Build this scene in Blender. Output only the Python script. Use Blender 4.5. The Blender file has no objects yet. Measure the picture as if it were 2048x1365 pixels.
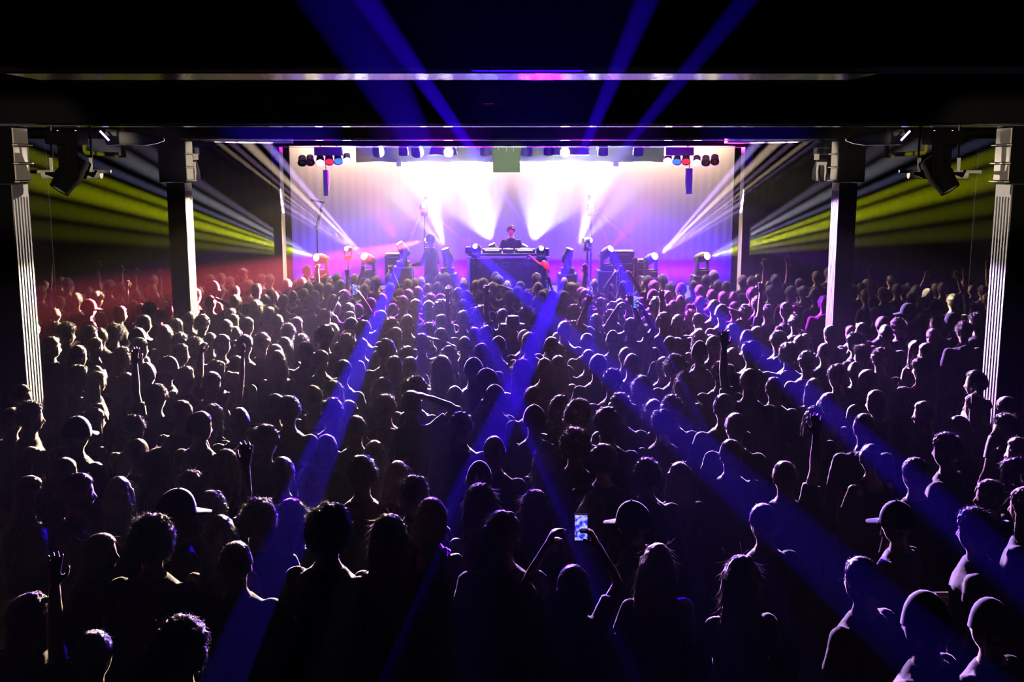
import bpy, bmesh, math, random
from mathutils import Vector, Matrix, noise
import numpy as np
sc = bpy.context.scene
COL = sc.collection
PI = math.pi
rnd = random.Random(7)

# ------------------------------------------------------------------ camera
F_PX = 2124.0
EYE = Vector((0, 0, 3.85))
PITCH = math.radians(9.3)
cam = bpy.data.cameras.new('camera')
cam.sensor_width = 36.0
cam.lens = F_PX / 2048 * 36.0
cam.clip_start = 0.05
cam.clip_end = 200
cob = bpy.data.objects.new('camera', cam)
COL.objects.link(cob)
cob.location = EYE
cob.rotation_euler = (PI / 2 - PITCH, 0, 0)
sc.camera = cob
FWD = Vector((0, math.cos(PITCH), -math.sin(PITCH)))
UPV = Vector((0, math.sin(PITCH), math.cos(PITCH)))


def ray(px, py):
    return Vector((1, 0, 0)) * ((px - 1024) / F_PX) + UPV * (-(py - 682.5) / F_PX) + FWD


def at_y(px, py, Y):
    """world point seen at a picture position, at distance Y down the hall"""
    r = ray(px, py)
    return EYE + r * (Y / r.y)


def at_z(px, py, Z):
    r = ray(px, py)
    return EYE + r * ((Z - EYE.z) / r.z)


# ------------------------------------------------------------------ view
sc.view_settings.view_transform = 'Standard'
sc.view_settings.look = 'None'
sc.view_settings.gamma = 1.0
sc.view_settings.exposure = 0.0
sc.view_settings.use_curve_mapping = False
cy = sc.cycles
cy.use_denoising = True
cy.denoiser = 'OPENIMAGEDENOISE'
cy.max_bounces = 3
cy.diffuse_bounces = 0
cy.glossy_bounces = 2
cy.transmission_bounces = 3
cy.transparent_max_bounces = 6
cy.volume_bounces = 0
cy.use_light_tree = True
cy.sample_clamp_indirect = 4.0
cy.caustics_reflective = False
cy.caustics_refractive = False
world = bpy.data.worlds.new('hall_dark')
sc.world = world
world.use_nodes = True
world.node_tree.nodes['Background'].inputs[0].default_value = (0.0, 0.0, 0.0, 1)
world.node_tree.nodes['Background'].inputs[1].default_value = 0.0


# ------------------------------------------------------------------ materials
def mat(name, col, rough=0.6, metal=0.0, sheen=0.0, sheen_col=None, spec=0.5, emit=None, estr=0.0, bump=0.0, bscale=40.0, bstretch=(1, 1, 1), var=0.0, coat=0.0):
    m = bpy.data.materials.new(name)
    m.use_nodes = True
    nt = m.node_tree
    b = nt.nodes['Principled BSDF']
    b.inputs['Base Color'].default_value = (*col, 1)
    b.inputs['Roughness'].default_value = rough
    b.inputs['Metallic'].default_value = metal
    b.inputs['Specular IOR Level'].default_value = spec
    if coat:
        b.inputs['Coat Weight'].default_value = coat
    if sheen:
        b.inputs['Sheen Weight'].default_value = sheen
        b.inputs['Sheen Roughness'].default_value = 0.35
        b.inputs['Sheen Tint'].default_value = (*(sheen_col or (1, 1, 1)), 1)
    if emit:
        b.inputs['Emission Color'].default_value = (*emit, 1)
        b.inputs['Emission Strength'].default_value = estr
    if bump or var:
        tc = nt.nodes.new('ShaderNodeTexCoord')
        mp = nt.nodes.new('ShaderNodeMapping')
        mp.inputs['Scale'].default_value = bstretch
        nz = nt.nodes.new('ShaderNodeTexNoise')
        nz.inputs['Scale'].default_value = bscale
        nz.inputs['Detail'].default_value = 3
        nt.links.new(tc.outputs['Object'], mp.inputs['Vector'])
        nt.links.new(mp.outputs['Vector'], nz.inputs['Vector'])
        if bump:
            bp = nt.nodes.new('ShaderNodeBump')
            bp.inputs['Strength'].default_value = bump
            bp.inputs['Distance'].default_value = 0.02
            nt.links.new(nz.outputs['Fac'], bp.inputs['Height'])
            nt.links.new(bp.outputs['Normal'], b.inputs['Normal'])
        if var:
            mx = nt.nodes.new('ShaderNodeMix')
            mx.data_type = 'RGBA'
            mx.inputs['A'].default_value = (*[c * (1 - var) for c in col], 1)
            mx.inputs['B'].default_value = (*[min(1, c * (1 + var)) for c in col], 1)
            nt.links.new(nz.outputs['Fac'], mx.inputs['Factor'])
            nt.links.new(mx.outputs['Result'], b.inputs['Base Color'])
    return m


def glow(name, col, strength):
    m = bpy.data.materials.new(name)
    m.use_nodes = True
    nt = m.node_tree
    nt.nodes.clear()
    e = nt.nodes.new('ShaderNodeEmission')
    e.inputs[0].default_value = (*col, 1)
    e.inputs[1].default_value = strength
    o = nt.nodes.new('ShaderNodeOutputMaterial')
    nt.links.new(e.outputs[0], o.inputs[0])
    return m


# ------------------------------------------------------------------ building helpers
class MB:
    """collects shapes into one bmesh"""

    def __init__(self):
        self.bm = bmesh.new()

    def box(self, c, s, rot=None, bevel=0.0):
        r = bmesh.ops.create_cube(self.bm, size=1.0)
        vs = r['verts']
        bmesh.ops.scale(self.bm, vec=s, verts=vs)
        if bevel:
            es = list({e for v in vs for e in v.link_edges})
            q = bmesh.ops.bevel(self.bm, geom=es, offset=bevel, segments=2, affect='EDGES', profile=0.7)
            vs = list({v for f in q['faces'] for v in f.verts} | {v for v in vs if v.is_valid})
            vs = self._island(vs[0])
        M = Matrix.Translation(c)
        if rot is not None:
            M = M @ (rot.to_4x4() if not isinstance(rot, tuple) else euler(rot))
        bmesh.ops.transform(self.bm, matrix=M, verts=vs)
        return self

    def _island(self, v0):
        seen = {v0}
        st = [v0]
        while st:
            v = st.pop()
            for e in v.link_edges:
                w = e.other_vert(v)
                if w not in seen:
                    seen.add(w)
                    st.append(w)
        return list(seen)

    def lathe(self, prof, c=(0, 0, 0), axis=None, n=20, cap=True):
        """prof: list of (radius, height) turned about +Z, then +Z swung onto axis"""
        M = Matrix.Translation(c)
        if axis is not None:
            M = M @ Vector((0, 0, 1)).rotation_difference(Vector(axis).normalized()).to_matrix().to_4x4()
        rings = []
        for r, h in prof:
            rings.append([self.bm.verts.new(M @ Vector((r * math.cos(2 * PI * k / n), r * math.sin(2 * PI * k / n), h))) for k in range(n)])
        for a, b in zip(rings, rings[1:]):
            for k in range(n):
                self.bm.faces.new((a[k], a[(k + 1) % n], b[(k + 1) % n], b[k]))
        if cap:
            self.bm.faces.new(list(reversed(rings[0])))
            self.bm.faces.new(rings[-1])
        return self

    def tube(self, pts, r, n=8, cap=True):
        pts = [Vector(p) for p in pts]
        rr = r if isinstance(r, (list, tuple)) else [r] * len(pts)
        rings = []
        side = None
        for i, p in enumerate(pts):
            d = (pts[min(i + 1, len(pts) - 1)] - pts[max(i - 1, 0)]).normalized()
            if side is None:
                side = d.cross(Vector((0, 0, 1)))
                if side.length < 0.05:
                    side = d.cross(Vector((1, 0, 0)))
                side.normalize()
            else:
                side = (side - d * side.dot(d)).normalized()
            up = side.cross(d)
            rings.append([self.bm.verts.new(p + (side * math.cos(2 * PI * k / n) + up * math.sin(2 * PI * k / n)) * rr[i]) for k in range(n)])
        for a, b in zip(rings, rings[1:]):
            for k in range(n):
                self.bm.faces.new((a[k], a[(k + 1) % n], b[(k + 1) % n], b[k]))
        if cap:
            self.bm.faces.new(list(reversed(rings[0])))
            self.bm.faces.new(rings[-1])
        return self

    def quad(self, *ps):
        self.bm.faces.new([self.bm.verts.new(p) for p in ps])
        return self

    def prism(self, poly, y0, y1):
        """poly in (x,z), swept from y0 to y1"""
        a = [self.bm.verts.new((x, y0, z)) for x, z in poly]
        b = [self.bm.verts.new((x, y1, z)) for x, z in poly]
        n = len(poly)
        for k in range(n):
            self.bm.faces.new((a[k], a[(k + 1) % n], b[(k + 1) % n], b[k]))
        self.bm.faces.new(list(reversed(a)))
        self.bm.faces.new(b)
        return self

    def mesh(self, name, m=None, smooth=None):
        bmesh.ops.recalc_face_normals(self.bm, faces=self.bm.faces)
        me = bpy.data.meshes.new(name)
        self.bm.to_mesh(me)
        self.bm.free()
        if m:
            me.materials.append(m)
        if smooth is not None:
            me.shade_smooth()
            if smooth < 3:
                me.set_sharp_from_angle(angle=smooth)
        return me

    def build(self, name, m, parent=None, loc=None, smooth=None):
        return put(name, self.mesh(name, m, smooth), parent, loc)


def euler(r):
    return Matrix.Rotation(r[2], 4, 'Z') @ Matrix.Rotation(r[1], 4, 'Y') @ Matrix.Rotation(r[0], 4, 'X')


def put(name, data, parent=None, loc=None, rot=None):
    o = bpy.data.objects.new(name, data)
    COL.objects.link(o)
    if parent is not None:
        o.parent = parent
    if loc is not None:
        o.location = loc
    if rot is not None:
        o.rotation_euler = rot
    return o


def tag(o, label=None, cat=None, group=None, kind=None):
    if label:
        o['label'] = label
    if cat:
        o['category'] = cat
    if group:
        o['group'] = group
    if kind:
        o['kind'] = kind
    return o


def empty(name, loc, rot=(0, 0, 0)):
    o = put(name, None, None, loc, rot)
    o.empty_display_size = 0.1
    return o


def copy_tree(o, parent=None):
    c = o.copy()
    COL.objects.link(c)
    if parent is not None:
        c.parent = parent
    for ch in list(o.children):
        copy_tree(ch, c)
    return c
# ------------------------------------------------------------------ setting
M_BLACK = mat('black_painted_steel', (0.0022, 0.0022, 0.0026), 0.8, spec=0.08)
M_WALL = mat('charcoal_wall_paint', (0.005, 0.005, 0.006), 0.85, bump=0.15, bscale=30)
M_FLOOR = mat('dark_concrete_floor', (0.007, 0.007, 0.008), 0.6, bump=0.1, bscale=12, var=0.4)
M_CEIL = mat('black_ceiling_paint', (0.006, 0.006, 0.007), 0.9)
M_PALE = mat('pale_painted_soffit', (0.55, 0.53, 0.52), 0.7, bump=0.2, bscale=14)
M_STAGE = mat('black_stage_deck', (0.02, 0.02, 0.022), 0.5)
M_DRAPE = mat('pale_stage_backdrop', (0.075, 0.07, 0.07), 0.9, bump=0.05, bscale=3)
M_METAL = mat('bare_pale_metal', (0.6, 0.6, 0.6), 0.4, metal=0.2)
M_BLKPL = mat('black_fixture_housing', (0.03, 0.03, 0.034), 0.5)
M_GREY = mat('grey_fixture_housing', (0.16, 0.16, 0.17), 0.45)

BAY = [4.62, 10.42, 15.85, 21.3]      # near faces of the roof frames
BEAM_Z = EYE.z + 0.40
CEIL_Z = 5.1
WX = 11.2
YB, YE = -1.5, 28.5
STAGE_Y, STAGE_Z = 22.3, 0.75

def structure(name, mb, m, smooth=None):
    return tag(mb.build(name, m, smooth=smooth), kind='structure')

# ------------------------------------------------------------------ haze and light
SIG = 0.00028
wn = world.node_tree
vs = wn.nodes.new('ShaderNodeVolumeScatter')
vs.inputs['Color'].default_value = (1, 1, 1, 1)
vs.inputs['Density'].default_value = SIG
vs.inputs['Anisotropy'].default_value = 0.7
wn.links.new(vs.outputs[0], [n for n in wn.nodes if n.type == 'OUTPUT_WORLD'][0].inputs['Volume'])


def spot(name, loc, direction, half, col, watt, blend=0.1, radius=0.03):
    L = bpy.data.lights.new(name, 'SPOT')
    L.energy = watt
    L.color = col
    least = math.radians(0.52)
    L.spot_size = min(PI * 0.99, 2 * max(half, least))
    L.spot_blend = blend
    L.shadow_soft_size = radius
    o = bpy.data.objects.new(name, L)
    COL.objects.link(o)
    o.location = loc
    if half < least:
        k = math.tan(half) / math.tan(least)
        o.scale = (k, k, 1)
    o.rotation_euler = Vector(direction).to_track_quat('-Z', 'Y').to_euler()
    return o


def beam(name, src, Y, pa, pb, phi, col, watt, blend=0.1, radius=0.03):
    """a conical beam from a lamp seen at src (distance Y), whose two edges run through the picture points pa and pb;
    phi: angle between its axis and the line from lamp to balcony"""
    S = at_y(src[0], src[1], Y)
    e = (EYE - S).normalized()
    perp = []
    for p in (pa, pb):
        r = ray(*p)
        q = r - e * r.dot(e)
        perp.append(q.normalized())
    mid = (perp[0] + perp[1]).normalized()
    delta = perp[0].angle(perp[1]) / 2
    ph = math.radians(phi)
    d = e * math.cos(ph) + mid * math.sin(ph)
    a = math.asin(max(-1, min(1, math.sin(delta) * math.sin(ph))))
    return spot(name, S + d * 0.06, d, a, col, watt * 3.3, blend, radius)


U1, U2 = (848, 412), (1183, 412)
S1, S2 = (950, 493), (1083, 497)
BLUE = (0.03, 0.0, 1.0)
PURP = (0.38, 0.03, 1.0)
K = 1000.0
for (sx, sy) in (U1, U2):
    YU = 25.4
    for a, b, phi, kw in (((-718, 138), (-33.5, 100), 9.0, 11), ((-7.3, 100), (53.8, 100), 7.0, 60), ((100, 100), (718, 150), 9.0, 11),
                          ((-50, 100), (-33.5, 100), 6.7, 1100), ((-7.3, 100), (3, 100), 7.5, 500), ((38, 100), (53.8, 100), 7.4, 700), ((100, 100), (126, 100), 7.0, 1000)):
        beam('blue_beam_lamp', (sx, sy), YU, (sx + a[0], sy + a[1]), (sx + b[0], sy + b[1]), phi, BLUE, kw * (1.3 if kw < 100 else 2.2) * K, 0.03 if kw < 100 else 0.25, 0.008)
beam('blue_beam_lamp', S1, 23.7, (607, 35), (813, 132), 1.8, BLUE, 700 * K, 0.3, 0.004)
beam('blue_beam_lamp', S2, 23.7, (699, 0), (765, 0), 1.8, BLUE, 7000 * K, 0.4, 0.004)
beam('blue_beam_lamp', S2, 23.7, (699, 0), (1323, 0), 1.8, BLUE, 22 * K, 0.1, 0.004)
beam('blue_beam_lamp', S2, 23.7, (1265, 0), (1323, 0), 1.8, BLUE, 3500 * K, 0.4, 0.004)
beam('blue_beam_lamp', S2, 23.7, (1400, 140), (1355, 140), 2.5, BLUE, 2500 * K, 0.4, 0.004)
YEL = (0.78, 0.85, 0.0)
TAN = (0.9, 0.66, 0.5)
LIL = (0.55, 0.38, 1.0)
for m in (0, 1):
    X = (lambda x: 2046 - x) if m else (lambda x: x)
    for ya, yb, col, kw in ((405, 424, YEL, 500), (422, 452, YEL, 420), (450, 476, YEL, 130), (474, 500, YEL, 60), (318, 352, (0.5, 0.42, 0.7), 130), (352, 384, (0.6, 0.6, 0.75), 240), (388, 404, (0.45, 0.5, 1.0), 260)):
        beam('yellow_beam_lamp' if col is YEL else 'pale_beam_lamp', (X(632), 515), 23.15, (X(350), ya), (X(350), yb), 44, col, kw * 6 * K, 0.95, 0.02)
    for xa, xb, col, kw in ((556, 532, LIL, 420), (522, 494, TAN, 420), (488, 470, (0.5, 0.3, 0.6), 260), (462, 446, TAN, 520), (440, 425, LIL, 520), (418, 380, (0.6, 0.4, 0.75), 300), (372, 330, (0.35, 0.2, 0.8), 240)):
        beam('white_beam_lamp', (X(728), 512), 23.45, (X(xa), 300), (X(xb), 300), 45, col, kw * 11 * K, 0.5, 0.02)
    beam('white_beam_lamp', (X(890), 497), 23.95, (X(800), 425), (X(846), 425), 60, (0.75, 0.75, 1.0), 240 * K, 0.5)
    beam('white_beam_lamp', (X(890), 497), 23.95, (X(846), 425), (X(888), 430), 60, (0.85, 0.85, 1.0), 360 * K, 0.5)
    beam('white_beam_lamp', (X(983), 488), 25.7, (X(890), 437), (X(1010), 420), 60, (0.85, 0.9, 1.0), 110 * K, 0.3)
    beam('white_beam_lamp', (X(983), 488), 25.7, (X(930), 420), (X(985), 420), 60, (0.9, 0.95, 1.0), 170 * K, 0.5)
beam('red_beam_lamp', (850, 481), 23.95, (640, 500), (640, 566), 33, (1.0, 0.08, 0.14), 1000 * K, 0.6)
beam('magenta_beam_lamp', (1222, 497), 23.75, (1245, 450), (1295, 445), 55, (1.0, 0.02, 0.6), 60 * K, 0.5)
beam('magenta_beam_lamp', (797, 486), 24.15, (735, 440), (789, 446), 55, (1.0, 0.0, 0.5), 50 * K, 0.5)
for (sx, sy), sg, col, kw in ((U1, -1, (0.45, 0.02, 1.0), 14), (U2, 1, (0.3, 0.02, 1.0), 30)):
    beam('violet_beam_lamp', (sx, sy), 25.4, (sx + sg * 718, sy + 138), (sx + sg * 718, sy + 205), 24, (0.26, 0.0, 1.0), (170 if sg < 0 else 320) * K, 0.25)
    beam('violet_beam_lamp', (sx, sy), 25.4, (sx + sg * (130 if sg > 0 else 52), sy + 100), (sx + sg * 330, sy + 100), 10, col, kw * K, 0.6)
beam('pin_spot_lamp', (848, 391), 25.4, (770, 417), (770, 423), 50, (0.9, 0.85, 1.0), 60 * K, 0.3)
beam('pin_spot_lamp', (1183, 391), 25.4, (1300, 401), (1300, 407), 50, (0.9, 0.8, 1.0), 60 * K, 0.3)
beam('pin_spot_lamp', (1183, 481), 24.5, (1280, 487), (1280, 492), 50, (1.0, 0.8, 0.95), 40 * K, 0.3)
# washes on the lighting bar: narrow ones thrown far down the hall, wide ones onto the front rows
CREAM = (1.0, 0.74, 0.52)
LILAC = (0.66, 0.36, 1.0)
zb_ = at_y(1000, 308, 21.7).z


def wash(az, tilt, half, x, col, watt, blend=0.3):
    a, t = math.radians(az), math.radians(tilt)
    spot('bar_wash_lamp', (x, 21.7, zb_), (math.sin(a) * math.cos(t), -math.cos(a) * math.cos(t), -math.sin(t)), math.radians(half), col, watt, blend, 0.06)


for az, x, col, kw in ((-42, -2.6, CREAM, 22), (-29, -1.3, CREAM, 34), (-16, -1.3, CREAM, 70), (-4, -1.3, CREAM, 60), (7, -1.3, LILAC, 45), (5, 1.1, LILAC, 50), (17, 1.1, LILAC, 65), (30, 1.1, LILAC, 30), (43, 3.2, CREAM, 18)):
    wash(az, 15, 9.2, x, col, kw * 1.5 * K, 0.15)
for az, x in ((-8, -1.2), (10, 1.1), (28, 1.1)):
    wash(az, 27, 13, x, PURP, 70 * K, 0.6)
for x, col in ((-3.4, CREAM), (-1.25, CREAM), (1.1, CREAM), (3.35, LILAC)):
    wash(x * 4, 62, 38, x, col, 0.8 * K, 0.6)
# backdrop: unseen strips added above (cream) and below (violet) for the stage glow
for nm, z, rx, col, w in (('backdrop_strip_lamp', 4.98, math.radians(5), (1.0, 0.70, 0.42), 4.2 * K), ('backdrop_floor_lamp', 0.86, math.radians(180 - 20), (0.05, 0.0, 1.0), 4.0 * K)):
    L = bpy.data.lights.new(nm, 'AREA')
    L.shape = 'RECTANGLE'
    L.size = 11.0
    L.size_y = 0.12
    L.energy = w
    L.color = col
    o = bpy.data.objects.new(nm, L)
    COL.objects.link(o)
    o.location = (0, 27.8, z)
    o.rotation_euler = (rx, 0, 0)
# front-of-house lamps under the second frame throw violet and pink onto the stage
for x in (-3.6, -1.3, 1.3, 3.6):
    spot('front_wash_lamp', (x, 16.4, 4.1), (-x * 0.06, 1, -0.19), math.radians(19), (0.10, 0.02, 1.0), 1.3 * K, 0.5, 0.06)
pd = at_y(1022, 470, 24.98)
spot('front_pin_lamp', (1.2, 16.4, 4.1), pd - Vector((1.2, 16.4, 4.1)), math.radians(2.2), (1.0, 0.05, 0.3), 4.0 * K, 0.5, 0.05)
pf = at_y(1080, 528, 20.2)
spot('front_pin_lamp', (1.2, 16.4, 4.1), pf - Vector((1.2, 16.4, 4.1)), math.radians(3.0), (1.0, 0.25, 0.4), 1.6 * K, 0.5, 0.05)
pb_ = at_y(1012, 318, 21.75)
spot('front_pin_lamp', (0.3, 16.4, 4.1), pb_ - Vector((0.3, 16.4, 4.1)), math.radians(5.5), (0.6, 0.8, 0.02), 1.1 * K, 0.7, 0.05)
# unseen spots added to brighten the pillar facings, the pale ducts and side pipes
for s in (-1, 1):
    spot('facing_fill_lamp', (-s * 3.4, 21.7, zb_ - 0.1), Vector((s * 5.0, 10.6, 2.9)) - Vector((-s * 3.4, 21.7, zb_ - 0.1)), math.radians(5.5), (1.0, 0.85, 0.7), 8 * K, 0.5, 0.05)
    src = at_y(728 if s < 0 else 1310, 505, 23.4)
    tgt = at_y(285 if s < 0 else 1740, 279, 13.4)
    spot('duct_fill_lamp', src, tgt - src, math.radians(2.6), (0.9, 0.6, 1.0) if s < 0 else (1.0, 0.85, 0.7), 30 * K, 0.5, 0.05)
    hs = Vector((s * 2.0, 1.0, 4.1))
    spot('balcony_fill_lamp', hs, Vector((s * 5.0, 11.0, 4.0)) - hs, math.radians(5.0), (1.0, 0.82, 0.6), 1.8 * K, 0.5, 0.05)  # fill with no fixture, added for the pipes and straps
# unseen lamps added to tint the third frame's face and brighten the inner brackets
for x, col, w in ((-3.4, (0.03, 0.0, 1.0), 5.0), (-1.2, (0.2, 0.0, 0.9), 4.0), (1.4, (0.15, 0.0, 0.7), 2.4), (3.6, (0.02, 0.0, 0.6), 3.0)):
    spot('frame_fill_lamp', (x, 11.4, 3.95), (0, 4.4, 0.75), math.radians(13), col, w * 1.2 * K, 0.8, 0.05)
for s in (-1, 1):
    src = Vector((-s * 1.5, 11.2, 3.9))
    tgt = at_y(372 if s < 0 else 1653, 328, 16.3)
    spot('bracket_fill_lamp', src, tgt - src, math.radians(3.2), (1.0, 0.85, 0.65), 2.2 * K, 0.6, 0.05)
for (px, py), col in (((25, 596), (0.2, 0.15, 1.0)), ((29, 634), (1.0, 0.12, 0.04)), ((32, 660), (0.05, 1.0, 0.05))):
    src = at_y(1183, 414, 25.3)
    tgt = at_y(px, py, 10.55)
    spot('colour_pin_lamp', src, tgt - src, math.radians(0.42), col, 90 * K, 0.7, 0.01)
# ------------------------------------------------------------------ people
def skin_mat(n, c):
    return mat('skin_' + n, c, 0.42, sheen=0.35, sheen_col=(1, 0.85, 0.8), spec=0.5)


SKIN = [skin_mat('fair', (0.46, 0.29, 0.22)), skin_mat('tan', (0.36, 0.21, 0.14)), skin_mat('brown', (0.17, 0.09, 0.06))]


def hair_mat(n, c, s=0.6):
    return mat('hair_' + n, c, 0.38, sheen=s, sheen_col=(1, 0.93, 0.86), spec=0.5, bump=0.9, bscale=60, bstretch=(6, 6, 0.7), var=0.35)


HAIR = dict(dark=hair_mat('dark_brown', (0.03, 0.019, 0.014), 0.4), black=hair_mat('black', (0.012, 0.01, 0.01), 0.3),
            brown=hair_mat('brown', (0.09, 0.05, 0.03), 0.5), fair=hair_mat('fair', (0.28, 0.19, 0.11)),
            blonde=hair_mat('blonde', (0.42, 0.3, 0.16)), red=hair_mat('bright_red', (0.6, 0.02, 0.03)))


def cloth(n, c, s=0.3):
    return mat('cloth_' + n, c, 0.85, sheen=s, spec=0.2, bump=0.35, bscale=9, var=0.12)


CLOTH = dict(black=cloth('black', (0.012, 0.012, 0.014)), navy=cloth('navy', (0.012, 0.016, 0.045)), charcoal=cloth('charcoal', (0.04, 0.04, 0.045)),
             white=cloth('white', (0.62, 0.62, 0.62)), grey=cloth('grey', (0.2, 0.2, 0.21)), tan=cloth('tan', (0.3, 0.2, 0.13)),
             red=cloth('red', (0.4, 0.02, 0.03)), blue=cloth('bright_blue', (0.03, 0.14, 0.6)), cyan=cloth('cyan', (0.0, 0.45, 0.5)), denim=cloth('denim', (0.05, 0.07, 0.13)),
             maroon=cloth('maroon', (0.09, 0.015, 0.03)))


def ev_mesh(me, name, voxel, faces=None, smooth=2, wrinkle=0.0):
    """remesh, smooth and thin out a mesh so it becomes one continuous surface"""
    o = bpy.data.objects.new('tmp', me)
    COL.objects.link(o)
    r = o.modifiers.new('r', 'REMESH')
    r.mode = 'VOXEL'
    r.voxel_size = voxel
    s = o.modifiers.new('s', 'SMOOTH')
    s.factor = 0.5
    s.iterations = smooth
    dg = bpy.context.evaluated_depsgraph_get()
    m2 = bpy.data.meshes.new_from_object(o.evaluated_get(dg))
    if wrinkle:
        n = len(m2.vertices)
        co = np.empty(n * 3, np.float32)
        no = np.empty(n * 3, np.float32)
        m2.vertices.foreach_get('co', co)
        m2.vertices.foreach_get('normal', no)
        co = co.reshape(-1, 3)
        no = no.reshape(-1, 3)
        w = np.array([noise.noise(Vector((c[0] * 14, c[1] * 14, c[2] * 5 + 3))) + 0.6 * noise.noise(Vector((c[0] * 30 + c[2] * 12, c[1] * 30, c[2] * 22))) for c in co], np.float32)
        co += no * (w * wrinkle)[:, None]
        m2.vertices.foreach_set('co', co.ravel())
    o.modifiers.clear()
    o.data = m2
    if faces and len(m2.polygons) * 2 > faces:
        d = o.modifiers.new('d', 'DECIMATE')
        d.ratio = faces / (len(m2.polygons) * 2)
        dg = bpy.context.evaluated_depsgraph_get()
        m3 = bpy.data.meshes.new_from_object(o.evaluated_get(dg))
        bpy.data.objects.remove(o)
        bpy.data.meshes.remove(m2)
        m2 = m3
    else:
        bpy.data.objects.remove(o)
    bpy.data.meshes.remove(me)
    m2.name = name
    m2.materials.clear()
    m2.shade_smooth()
    return m2


def loft(mb, secs, n=24, power=2.3):
    """secs: (z, half width, half depth, y offset[, x offset])"""
    rings = []
    for s in secs:
        z, a, b, yo = s[:4]
        xo = s[4] if len(s) > 4 else 0
        ring = []
        for k in range(n):
            t = 2 * PI * k / n
            c, q = math.cos(t), math.sin(t)
            ring.append(mb.bm.verts.new((xo + a * math.copysign(abs(c) ** (2 / power), c), yo + b * math.copysign(abs(q) ** (2 / power), q), z)))
        rings.append(ring)
    for a, b in zip(rings, rings[1:]):
        for k in range(n):
            mb.bm.faces.new((a[k], a[(k + 1) % n], b[(k + 1) % n], b[k]))
    mb.bm.faces.new(list(reversed(rings[0])))
    mb.bm.faces.new(rings[-1])


def blob(mb, c, r, sub=2, rot=None):
    q = bmesh.ops.create_icosphere(mb.bm, subdivisions=sub, radius=1.0)
    M = Matrix.Translation(c)
    if rot is not None:
        M = M @ rot.to_4x4()
    M = M @ Matrix.Diagonal((*r, 1))
    bmesh.ops.transform(mb.bm, matrix=M, verts=q['verts'])


HC = Vector((0, 0.018, 1.635))


def skull(d, g=0.0):
    """head surface along the unit direction d from the head centre, grown by g"""
    x, y, z = d
    rx, rz = 0.076, 0.118
    ry = 0.094 if y > 0 else 0.104
    p = Vector((x * rx, y * ry, z * rz))
    if z < 0:
        t = (-z) ** 1.4
        p.x *= 1 - 0.30 * t
        if y < 0:
            p.y *= 1 - 0.55 * t
        else:
            p.y *= 1 + 0.10 * t
    if y > 0.55:
        p.y -= 0.010 * (y - 0.55) / 0.45
    return p + Vector(d) * g


def head(mb, C=HC, R=None):
    q = bmesh.ops.create_icosphere(mb.bm, subdivisions=4, radius=1.0)
    for v in q['verts']:
        d = v.co.normalized()
        p = skull(d)
        if d.y > 0.3:
            def bump(cx, cz, wx, wz, h):
                return h * math.exp(-((p.x - cx) / wx) ** 2 - ((p.z - cz) / wz) ** 2)
            p.y += bump(0, -0.022, 0.012, 0.020, 0.024) + bump(0, -0.034, 0.016, 0.010, 0.008)
            p.y -= bump(0.031, 0.004, 0.016, 0.012, 0.011) + bump(-0.031, 0.004, 0.016, 0.012, 0.011)
            p.y += bump(0.031, 0.002, 0.009, 0.007, 0.006) + bump(-0.031, 0.002, 0.009, 0.007, 0.006)
            p.y += bump(0.03, 0.024, 0.022, 0.008, 0.005) + bump(-0.03, 0.024, 0.022, 0.008, 0.005)
            p.y += bump(0, -0.060, 0.022, 0.006, 0.006) + bump(0, -0.071, 0.019, 0.006, 0.005) - bump(0, -0.0655, 0.022, 0.003, 0.005)
            p.y += bump(0, -0.098, 0.018, 0.014, 0.008)
        v.co = (R @ p if R else p) + C
    for s in (-1, 1):
        e = Vector((s * 0.077, -0.012, -0.012))
        blob(mb, (R @ e if R else e) + C, (0.010, 0.022, 0.032), 2, (R or Matrix.Identity(3)) @ Matrix.Rotation(s * 0.35, 3, 'Z'))


def hand(mb, w, d, n, kind='open', side=1, fr=0.0098):
    """wrist w, direction d, palm normal n; side tells which way the thumb leaves the palm"""
    d = Vector(d).normalized()
    n = Vector(n)
    n = (n - d * n.dot(d)).normalized()
    t = d.cross(n) * side
    B = Matrix((t, d, n)).transposed()
    w = Vector(w)
    blob(mb, w + d * 0.052, (0.040, 0.056, 0.016), 2, B)
    blob(mb, w + d * 0.012, (0.028, 0.035, 0.02), 2, B)
    curl = dict(open=0.12, relaxed=0.5, fist=1.5, grip=0.95, point=1.45)[kind]
    spread = dict(open=0.16, relaxed=0.06, fist=0.0, grip=0.05, point=0.0)[kind]
    for k, (off, ln) in enumerate(((0.030, 0.070), (0.010, 0.079), (-0.011, 0.074), (-0.031, 0.058))):
        c = 0.1 if (kind == 'point' and k == 0) else curl * (1 + 0.08 * k)
        base = w + d * (0.098 - 0.004 * abs(k - 1)) + t * off
        dr = (d + t * spread * (1.2 - k * 0.85)).normalized()
        pts = [base - dr * 0.03, base]
        for j, f in enumerate((0.45, 0.32, 0.25)):
            ang = c * (0.5 + j * 0.55)
            pts.append(pts[-1] + (dr * math.cos(ang) + n * math.sin(ang)) * ln * f)
        mb.tube(pts, [fr * 1.1, fr * 1.05, fr, fr * 0.95, fr * 0.8], 8)
    th = (t * 0.75 + d * 0.62 + n * 0.35).normalized()
    b0 = w + d * 0.03 + t * 0.026
    p1 = b0 + th * 0.038
    p2 = p1 + (th * 0.55 + d * 0.8 + n * (0.5 if curl > 0.4 else 0.1)).normalized() * 0.032
    p3 = p2 + (d * 0.9 + n * (0.8 if curl > 0.4 else 0.1) - t * (0.3 if curl > 0.4 else 0)).normalized() * 0.026
    mb.tube([b0 - th * 0.015, b0, p1, p2, p3], [0.013, 0.0135, 0.012, fr * 1.1, fr * 0.9], 8)


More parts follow.
